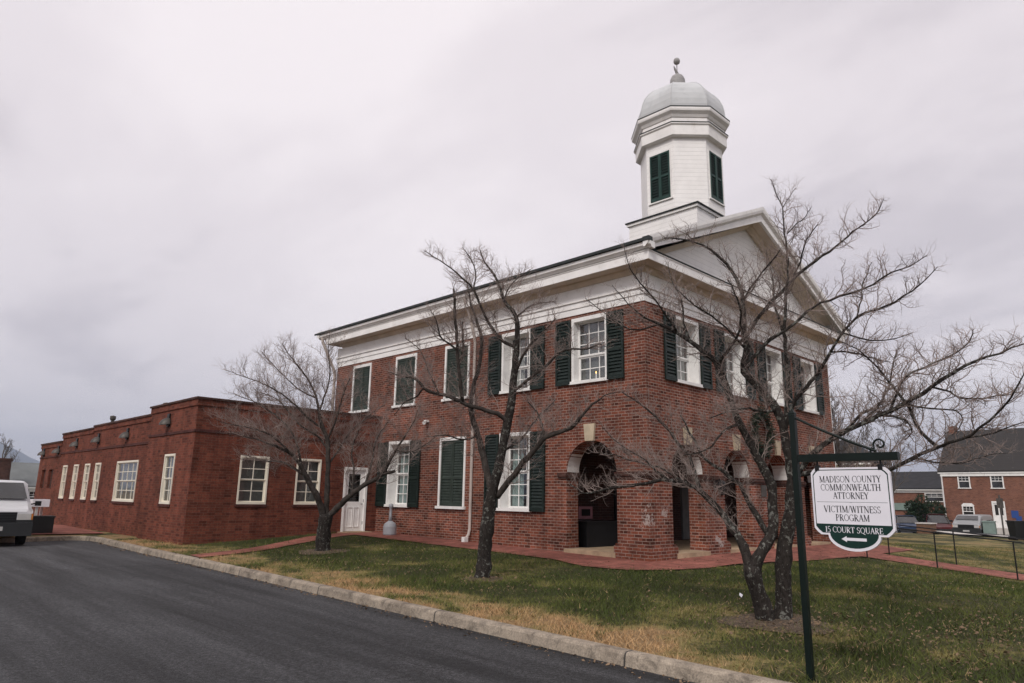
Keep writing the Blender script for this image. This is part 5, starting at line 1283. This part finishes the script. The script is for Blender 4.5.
# dark box bin behind the van, and the white slab topped stand
bx = thing('utility_box', 'black box bin standing behind the white delivery van', 'bin', (-7.98, 18.0, lz(-7.98, 18.0)-0.05))
b = MB(); b.box(-0.34, 0.34, -0.30, 0.30, 0.05, 0.55); b.build('bin_body', M['car_black'], bx); b = MB(); b.box(-0.36, 0.36, -0.32, 0.32, 0.551, 0.60); b.build('lid', M['car_grey'], bx)
b = MB()
for sx in (-0.26, 0.18): b.tube([(sx, -0.2, 0.05), (sx+0.08, -0.2, 0.05)], 0.06, 8)
b.build('caster', M['rubber'], bx)
ws = thing('white_stand', 'white slab topped stand on pale legs beside the annex, right of the delivery van', 'stand', (-7.90, 18.9, lz(-7.90, 18.9)+0.02))
b = MB(); b.box(-0.24, 0.24, -0.35, 0.35, 0.80, 1.04); b.build('top', M['sign_white'], ws)
b = MB(); b.box(-0.12, -0.05, -0.3, -0.2, 0.0, 0.799); b.build('leg', M['trim'], ws); b = MB(); b.box(0.12, 0.19, 0.2, 0.3, 0.0, 0.799); b.build('leg', M['trim'], ws)
gz = -0.50
car('parked_car', 'blue parked car beside the dark bushes across the far street', 'car', (51.0, 9.9, lz(51.0, 9.9)+0.06), R(205), 'car_blue')
car('parked_car', 'dark red parked car behind the brown planter across the far street', 'car', (54.0, 8.5, lz(54.0, 8.5)+0.06), R(215), 'car_red', H=1.6, tall=True)
van('parked_van', 'pale silver minivan parked before the far brick house with white door', (47.6, 4.35, lz(47.6, 4.35)+0.07), R(180), 'car_silver', L=4.4, W=1.75, H=1.6)

# ------------------------------------------------------------------ houses across the street
def T_h(u, v, d): return (u, d, v)
def house_window(t, c, w_, z0, z1, arched=False):
    f = MB(); e = 0.09
    f.fbox(T_h, c-w_/2, c-w_/2+e, z0, z1, -0.06, 0.05); f.fbox(T_h, c+w_/2-e, c+w_/2, z0, z1, -0.06, 0.05)
    f.fbox(T_h, c-w_/2+e, c+w_/2-e, z1-e, z1, -0.06, 0.05); f.fbox(T_h, c-w_/2-0.05, c+w_/2+0.05, z0-0.08, z0-0.001, -0.09, 0.05)
    if arched: f.prism([(c-w_/2-0.05, z1+0.001), (c+w_/2+0.05, z1+0.001), (c+w_/2-0.15, z1+0.20), (c-w_/2+0.15, z1+0.20)], T_h, -0.05, -0.001)
    fr = f.build('window', M['trim'], t)
    s = MB(); m_ = (z0+z1)/2
    s.fbox(T_h, c-w_/2+e, c+w_/2-e, m_-0.03, m_+0.03, -0.03, -0.004)
    for k in (1, 2):
        u = c-w_/2+e+(w_-2*e)*k/3; s.fbox(T_h, u-0.012, u+0.012, m_+0.03, z1-e, -0.025, -0.008)
    s.fbox(T_h, c-w_/2+e, c+w_/2-e, (m_+z1-e)/2-0.012, (m_+z1-e)/2+0.012, -0.024, -0.009)
    s.build('sash', M['trim'], fr)
    g = MB(); g.fbox(T_h, c-w_/2+e, c+w_/2-e, z0, z1-e, -0.0035, -0.001); g.build('pane', M['carglass'], fr)
def house(name, label, loc, rz, u0, u1, depth_, eave, ridge, wallm, roofm, hip=False, over=0.35, cat='house'):
    t = thing(name, label, cat, loc, rz)
    b = MB(); b.box(u0, u1, 0, depth_, -1.2, eave)
    if not hip:
        for u in (u0, u1-0.3): b.add([(u, 0, eave), (u, depth_, eave), (u, depth_/2, ridge-0.05), (u+0.3, 0, eave), (u+0.3, depth_, eave), (u+0.3, depth_/2, ridge-0.05)], [(0, 1, 2), (5, 4, 3)])
    b.build('wall', M[wallm], t)
    r = MB(); a0, a1, y0, y1 = u0-over, u1+over, -over, depth_+over; ez = eave-0.03; th = 0.12
    hx = (y1-y0)/2 if hip else 0.0
    if hip and a1-a0 < 2*hx: hx = (a1-a0)/2-0.05
    for dz in (0, th): r.v += [(a0, y0, ez+dz), (a1, y0, ez+dz), (a1, y1, ez+dz), (a0, y1, ez+dz), (a0+hx, (y0+y1)/2, ridge+dz), (a1-hx, (y0+y1)/2, ridge+dz)]
    T_ = [(0, 1, 5, 4), (1, 2, 5), (2, 3, 4, 5), (3, 0, 4)]
    r.f = [tuple(i+6 for i in q) for q in (T_ if hip else (T_[0], T_[2]))] + [tuple(reversed(q)) for q in (T_ if hip else (T_[0], T_[2]))]
    r.f += [(0, 1, 7, 6), (2, 3, 9, 8)] + ([(1, 2, 8, 7), (3, 0, 6, 9)] if hip else [(1, 5, 11, 7), (5, 2, 8, 11), (3, 4, 10, 9), (4, 0, 6, 10)])
    r.build('roof', M[roofm], t)
    f = MB(); f.box(u0-0.02, u1+0.02, -0.12, -0.002, eave-0.38, eave-0.035); f.box(u0-over+0.02, u1+over-0.02, -over+0.02, -0.122, eave-0.14, eave-0.036); f.build('eaves_board', M['trim'], t)
    return t
HR = R(-90)
H1 = house('brick_house', 'two-storey brick house with grey shingle roof and white door at the right edge', (59.0, 4.44, -0.50), HR, -4.55, 22, 9.0, 4.75, 8.65, 'house_brick', 'seam_shingle', over=0.2)
for c, z0, z1 in ((-2.79, 3.38, 4.50), (-0.33, 3.38, 4.50), (2.3, 3.38, 4.50), (4.8, 3.38, 4.50)): house_window(H1, c, 0.95, z0, z1)
house_window(H1, -2.72, 0.92, 0.85, 1.85, True); house_window(H1, 3.2, 0.92, 0.85, 1.85, True)
f = MB(); f.fbox(T_h, -0.92, -0.82, 0.0, 2.25, -0.10, 0.02); f.fbox(T_h, -0.08, 0.02, 0.0, 2.25, -0.10, 0.02); f.fbox(T_h, -0.82, -0.08, 2.10, 2.25, -0.10, 0.02); DR = f.build('door', M['trim'], H1)
f = MB(); f.fbox(T_h, -0.82, -0.08, 0.05, 2.10, -0.04, -0.005); f.build('door_leaf', M['trim'], DR)
f = MB(); f.fbox(T_h, -0.74, -0.50, 1.1, 1.95, -0.05, -0.041); f.fbox(T_h, -0.40, -0.16, 1.1, 1.95, -0.05, -0.041); f.build('pane', M['carglass'], DR)
f = MB(); f.box(-1.2, 0.3, -1.2, -0.003, -0.6, 0.04); f.build('door_step', M['plaster'], H1)
f = MB(); f.box(-4.53, -3.9, 4.2, 4.9, 8.1, 9.2); f.build('chimney', M['house_brick'], H1)
f = MB(); f.tube([(-4.48, -0.10, 4.4), (-4.48, -0.10, -0.5)], 0.06, 6); f.build('downpipe', M['downpipe_w'], H1)
H2 = house('brick_house', 'brick building with low grey roof in the middle distance behind dark bushes', (72.0, 13.0, -0.60), R(-90), -14, 3.4, 8.0, 3.6, 5.5, 'house_brick', 'shingle')
for c in (-7.3, -0.1): house_window(H2, c, 1.8, 2.35, 3.2)
f = MB(); f.box(-6.5, -2.3, -0.15, -0.003, 1.35, 2.1); f.build('pale_panel', M['pale_green'], H2)
H3 = house('brick_house', 'small low brick house with dark hipped roof seen above the sign arm', (30.0, 6.9, -0.50), R(-90), -1.7, 1.4, 3.0, 4.2, 5.6, 'house_brick', 'shingle', hip=True, over=0.4)
house_window(H3, 0.0, 0.9, 1.2, 2.6)
H4 = house('grey_roof_house', 'brick house with pale grey roof and tall tapering chimney at far left', (-0.75, 64.0, 0.0), R(-6), 0, 9, 6, 1.55, 3.55, 'house_brick', 'old_tin')
house_window(H4, 1.6, 1.0, 0.2, 1.2)
f = MB()
for (a0, a1, z0, z1) in ((0.55, 0.42, -1.0, 3.65), (0.49, 0.49, 3.651, 3.85)):
    o = len(f.v); f.v += [(-0.95-a0, -0.8-a0*0.7, z0), (-0.95+a0, -0.8-a0*0.7, z0), (-0.95+a0, -0.8+a0*0.7, z0), (-0.95-a0, -0.8+a0*0.7, z0), (-0.95-a1, -0.8-a1*0.7, z1), (-0.95+a1, -0.8-a1*0.7, z1), (-0.95+a1, -0.8+a1*0.7, z1), (-0.95-a1, -0.8+a1*0.7, z1)]
    f.f += [tuple(o+i for i in q) for q in ((3, 2, 1, 0), (4, 5, 6, 7), (0, 1, 5, 4), (1, 2, 6, 5), (2, 3, 7, 6), (3, 0, 4, 7))]
f.build('chimney', M['dark_brick'], H4)

# ------------------------------------------------------------------ things along the far street
def bush(name, label, loc, r, h, seed, m='evergreen', n=2600):
    t = thing(name, label, 'bush', loc); rng = random.Random(seed); b = MB(); lobes = [(Vector((rng.uniform(-r*.6, r*.6), rng.uniform(-r*.5, r*.5), h*rng.uniform(.35, .8))), r*rng.uniform(.4, .65)) for _ in range(9)]
    for i in range(n):
        c, rr = rng.choice(lobes); d = Vector((rng.gauss(0, 1), rng.gauss(0, 1), rng.gauss(0, 1))).normalized(); p = c+d*rr*rng.uniform(0.6, 1.05); p.z = max(p.z, 0.05)
        e = rand_perp(d, rng)*0.055; b.add([p-e, p+e, p+(d+Vector((0, 0, .4))).normalized()*0.16], [(0, 1, 2)])
    b.build('foliage', M[m], t)
    s = MB(); s.tube([(0, 0, -0.2), (0, 0, h*0.5)], [0.06, 0.03], 6); s.build('stem', M['twig'], t)
bush('evergreen_bush', 'tall dark evergreen bush left of the pair between blue and red cars', (54.6, 9.95, -0.95), 1.15, 3.3, 31)
bush('evergreen_bush', 'lower dark evergreen bush right of the pair, behind the red car', (57.3, 9.3, -0.95), 0.95, 2.6, 32)
z_ = lz(43.5, 6.35)
pb = thing('planter', 'brown boxy planter wall at the edge of the far lawn', 'planter', (43.5, 6.35, z_), R(0)); b = MB(); b.box(-0.7, 0.7, -0.45, 0.45, -0.4, 0.55); b.build('planter_body', M['wood'], pb); b = MB(); b.box(-0.76, 0.76, -0.51, 0.51, 0.551, 0.62); b.build('cap', M['plaster'], pb)
pg = thing('utility_box', 'pale green utility box beside the pale silver minivan', 'utility box', (46.0, 3.05, lz(46.0, 3.05)), R(5)); b = MB(); b.box(-0.35, 0.35, -0.35, 0.35, 0.0, 0.98); b.build('cabinet', M['pale_green'], pg); b = MB(); b.box(-0.39, 0.39, -0.39, 0.39, 0.981, 1.06); b.build('lid', M['pale_green'], pg); b = MB(); b.box(-0.32, 0.32, -0.37, -0.351, 0.1, 0.9); b.build('door', M['pale_green'], pg)
for (x, y, lab) in ((35.9, -0.35, 'black wheeled bin at the right edge beyond the lawn, nearer the pole'), (36.2, -1.35, 'black wheeled bin at the extreme right edge beyond the lawn')):
    bb = thing('wheeled_bin', lab, 'bin', (x, y, lz(x, y)), R(48), 'black bins by the far lawn'); b = MB(); b.add([(-0.26, -0.3, 0.08), (0.26, -0.3, 0.08), (0.26, 0.25, 0.08), (-0.26, 0.25, 0.08), (-0.32, -0.38, 1.0), (0.32, -0.38, 1.0), (0.32, 0.32, 1.0), (-0.32, 0.32, 1.0)], [(3, 2, 1, 0), (4, 5, 6, 7), (0, 1, 5, 4), (1, 2, 6, 5), (2, 3, 7, 6), (3, 0, 4, 7)]); b.build('bin_body', M['car_black'], bb)
    b = MB(); b.box(-0.34, 0.34, -0.41, 0.36, 1.001, 1.07); b.build('lid', M['car_black'], bb); b = MB(); b.tube([(-0.3, 0.28, 0.1), (0.3, 0.28, 0.1)], 0.1, 10); b.build('wheel', M['rubber'], bb)
pp = thing('sign_pole', 'thin dark street pole with small sign plate before the white house door', 'street pole', (40.6, 1.2, lz(40.6, 1.2))); b = MB(); b.tube([(0, 0, -0.3), (0, 0, 2.55)], 0.05, 8); b.build('pole', M['bronze'], pp); b = MB(); b.box(-0.03, 0.0, -0.18, 0.18, 1.75, 2.35); b.build('sign_plate', M['bronze'], pp)
bs = thing('blue_sign', 'blue notice sign on the brick house wall right of the white door', 'sign', (59.0, 4.1, -0.5), R(-90)); b = MB(); b.box(0.05, 0.55, -0.05, -0.001, 0.9, 1.5); b.build('sign_board', M['blue_sign'], bs); b = MB(); b.box(0.35, 0.75, -0.09, -0.051, 0.35, 1.05); b.build('sign_board', M['blue_sign'], bs)

# ------------------------------------------------------------------ mountain on the far horizon
def hills():
    b = MB(); n = 90; rows = 8; rng = np.random.RandomState(4)
    ph = rng.uniform(0, 6.28, 8)
    for i in range(n+1):
        a = R(20)+R(120)*i/n
        prof = 0.0
        for k in range(8): prof += math.sin(a*(6+7*k)+ph[k])/(1.5+k)
        d = a-R(84)
        H = 470*math.exp(-(d/R(5.0))**2)+40+20*prof
        H = max(40, H*(1.0 if a > R(65) else 0.35))
        for j in range(rows+1):
            t = j/rows; r = 5200+2600*t
            z = -40+(H+40)*math.sin(t*math.pi/2)*(1+0.05*math.sin(i*1.7+j*2.1)) if j else -60
            b.v.append((r*math.cos(a), r*math.sin(a), z))
    for i in range(n):
        for j in range(rows):
            p = i*(rows+1)+j; b.f.append((p, p+1, p+rows+2, p+rows+1))
    o = b.build('hills', M['hill'], smooth=True); tag(o, kind='structure')
hills()

# ------------------------------------------------------------------ mulch rings, grass, leaves
def mulch(x, y, r, seed):
    b = MB(); rng = random.Random(seed); n = 40
    b.v.append((x, y, lz(x, y)+0.025))
    for ring_ in (0.5, 1.0):
        for k in range(n):
            a = 2*math.pi*k/n; rr = r*ring_*(1+0.12*math.sin(3*a+seed)+rng.uniform(-0.05, 0.05)); px, py = x+rr*math.cos(a), y+rr*math.sin(a)
            b.v.append((px, py, lz(px, py)+(0.014 if ring_ < 1 else -0.012)))
    b.f += [(0, 1+k, 1+(k+1) % n) for k in range(n)] + [(1+k, 1+n+k, 1+n+(k+1) % n, 1+(k+1) % n) for k in range(n)]
    o = b.build('mulch', M['mulch'], smooth=True); tag(o, kind='stuff', label='brown leaf mulch ring round a tree trunk')
mulch(-4.75, -5.10, 0.66, 1); mulch(-4.72, 0.32, 0.36, 2); mulch(-4.38, 6.50, 0.62, 3)

nr = np.random.RandomState(5)
def inside_walks(x, y):
    m = (x > -1.52) & (x < 0) & (y > -0.6) & (y < 10.8)
    m |= (y > -1.55-0.11*np.clip(x, 0, 5)) & (y < 3) & (x > -1.25) & (x < 11.7)
    m |= (np.hypot(x+0.9, y+0.1) < 1.25)
    m |= (x > 6.95) & (x < 8.5) & (y < -1.9)
    m |= (x > -7.3) & (x < -1.4) & (y > 6.85+(x+7.15)*0.50) & (y < 7.45+(x+7.15)*0.54)
    m |= (x > 0) & (y > 0)
    m |= (y > 10.7) & (x > -6.15)
    for cx, cy, r in ((-4.75, -5.10, 0.78), (-4.72, 0.32, 0.36), (-4.38, 6.50, 0.65)): m |= np.hypot(x-cx, y-cy) < r*nr.uniform(0.15, 1, x.shape)**0.7
    return m
def scatter(n, x0, x1, y0, y1, dens):
    x = nr.uniform(x0, x1, n); y = nr.uniform(y0, y1, n)
    ok = (kerb_dist(x, y) > 0.02) & ~inside_walks(x, y)
    d = np.hypot(x+13.62, y+9.31)
    ok &= nr.uniform(0, 1, n) < np.clip(dens/d, 0, 1)**1.6
    return x[ok], y[ok]
def blades(name, x, y, hmin, hmax, wid, lean, m, label):
    n = len(x); z = lawn(x, y)-0.018
    h = nr.uniform(hmin, hmax, n)*(0.75+0.5*np.clip(np.sin(x*1.3)*np.sin(y*1.7+x*0.4)+0.5, 0, 1)); a = nr.uniform(0, 6.283, n); l = nr.normal(0, lean, (n, 2))
    w = wid*nr.uniform(0.7, 1.3, n)
    dx_, dy_ = np.cos(a)*w, np.sin(a)*w
    v = np.empty((n, 3, 3), np.float32)
    v[:, 0] = np.stack([x-dx_, y-dy_, z], 1); v[:, 1] = np.stack([x+dx_, y+dy_, z], 1)
    v[:, 2] = np.stack([x+l[:, 0]*h, y+l[:, 1]*h, z+h], 1)
    me = bpy.data.meshes.new(name)
    me.vertices.add(n*3); me.vertices.foreach_set('co', v.reshape(-1))
    me.loops.add(n*3); me.loops.foreach_set('vertex_index', np.arange(n*3, dtype=np.int32))
    me.polygons.add(n); me.polygons.foreach_set('loop_start', np.arange(0, n*3, 3, dtype=np.int32)); me.polygons.foreach_set('loop_total', np.full(n, 3, np.int32))
    me.update(); me.validate()
    me.materials.append(m)
    o = bpy.data.objects.new(name, me); COL.objects.link(o); return tag(o, label, kind='stuff')
gx_, gy_ = scatter(800000, -7.5, 26, -16, 14, 12.0)
blades('grass', gx_, gy_, 0.035, 0.085, 0.0045, 0.8, M['blade'], 'short winter grass, green with straw coloured patches')
sx_, sy_ = scatter(230000, -7.4, 24, -16, 14, 10.0)
cl = np.sin(sx_*2.3+np.sin(sy_*1.7)*1.5)*np.sin(sy_*2.9+np.cos(sx_*1.3)*1.7)+0.6*np.sin(sx_*6.1+sy_*4.3)*np.sin(sy_*5.7-sx_*3.1)
kd_ = kerb_dist(sx_, sy_)
ok_ = nr.uniform(0, 1, len(sx_)) < np.clip(0.10+0.55*np.clip(cl-0.1, 0, 1)+0.5*np.clip(1-kd_/1.3, 0, 1), 0, 0.8)
blades('dry_grass', sx_[ok_], sy_[ok_], 0.025, 0.065, 0.0042, 1.0, M['straw'], 'dry straw coloured grass tufts through the lawn')
tx_, ty_ = scatter(120000, -7.4, 20, -14, 12, 9.0)
ct = np.sin(tx_*3.1+1.0)*np.sin(ty_*3.7+0.5)+np.sin(tx_*7.3+ty_*2.1)*0.5
ok_ = ct > 0.55
blades('grass_tufts', tx_[ok_], ty_[ok_], 0.06, 0.11, 0.0048, 0.7, M['tuft'], 'darker green grass tufts through the lawn')
def fallen(n, x0, x1, y0, y1, cx=None, cy=None, sd=None):
    if cx is not None: x = nr.normal(cx, sd, n); y = nr.normal(cy, sd, n)
    else: x = nr.uniform(x0, x1, n); y = nr.uniform(y0, y1, n)
    ok = kerb_dist(x, y) > -0.4; return x[ok], y[ok]
lx, ly = [], []
for args in ((4200, -7.3, 8, -12, 1), (1500, -7.3, -1.6, 1, 9), (1800, 0, 0, 0, 0, -4.2, -7.2, 1.1), (500, 0, 0, 0, 0, -4.7, -5.1, 0.5), (150, 0, 0, 0, 0, -4.35, 6.5, 0.5), (130, 0, 0, 0, 0, -4.7, 0.3, 0.4)):
    a, e = fallen(*args); lx.append(a); ly.append(e)
gy2 = nr.uniform(-9, 15, 900); gx2 = np.interp(gy2, [p[1] for p in KERB[1:11]], [p[0] for p in KERB[1:11]])-0.17-np.abs(nr.normal(0, 0.10, 900)); lx.append(gx2); ly.append(gy2)
lx = np.concatenate(lx); ly = np.concatenate(ly)
lb = MB(); rl = random.Random(8)
for x, y in zip(lx, ly):
    if x > -0.2 and y > -0.2: continue
    onroad = float(kerb_dist(np.array([x]), np.array([y]))[0]) < 0.0
    z = (float(zkerb(y))-0.13+0.006 if float(kerb_dist(np.array([x]), np.array([y]))[0]) < -0.16 else lz(x, y)+0.006) + (0 if onroad else rl.uniform(0.0, 0.035))
    a = rl.uniform(0, 6.28); s = rl.choice((0.010, 0.013, 0.018, 0.026))*rl.uniform(0.8, 1.2); n_ = Vector((rl.gauss(0, .35), rl.gauss(0, .35), 1)).normalized(); e1 = n_.orthogonal().normalized(); e2 = n_.cross(e1); e1, e2 = e1*math.cos(a)+e2*math.sin(a), e2*math.cos(a)-e1*math.sin(a); p = Vector((x, y, z))
    lb.add([p-e1*s, p-e1*s*.2+e2*s*.5, p+e1*s, p-e1*s*.2-e2*s*.5+Vector((0, 0, s*.4))], [(0, 1, 2, 3)])
fl_ = lb.build('fallen_leaves', M['leaf']); tag(fl_, 'scattered dry brown leaves on the lawn and by the kerb', kind='stuff')
gb = thing('litter', 'small pale scrap of paper lying in the lawn beside the twin tree', 'litter', (-3.55, -4.0, lz(-3.55, -4.0)+0.02)); b = MB(); b.add([(-0.03, -0.02, 0.0), (0.03, -0.015, 0.03), (0.02, 0.03, 0.06), (-0.02, 0.02, 0.03)], [(0, 1, 2, 3)]); b.build('paper', M['sign_white'], gb)

# ------------------------------------------------------------------ air
hb = MB(); hb.box(-9000, 9000, -9000, 9000, -75, 560)
hz = bpy.data.materials.new('haze_air'); hz.use_nodes = True
t = hz.node_tree; t.nodes.clear(); o_ = nd(t, 'ShaderNodeOutputMaterial'); pv = nd(t, 'ShaderNodeVolumePrincipled')
pv.inputs['Color'].default_value = (0.66, 0.77, 0.97, 1); pv.inputs['Density'].default_value = 0.00019; pv.inputs['Anisotropy'].default_value = 0.2
t.links.new(pv.outputs[0], o_.inputs['Volume'])
hzo = hb.build('haze', hz); tag(hzo, kind='stuff', label='thin bluish winter haze in the air')
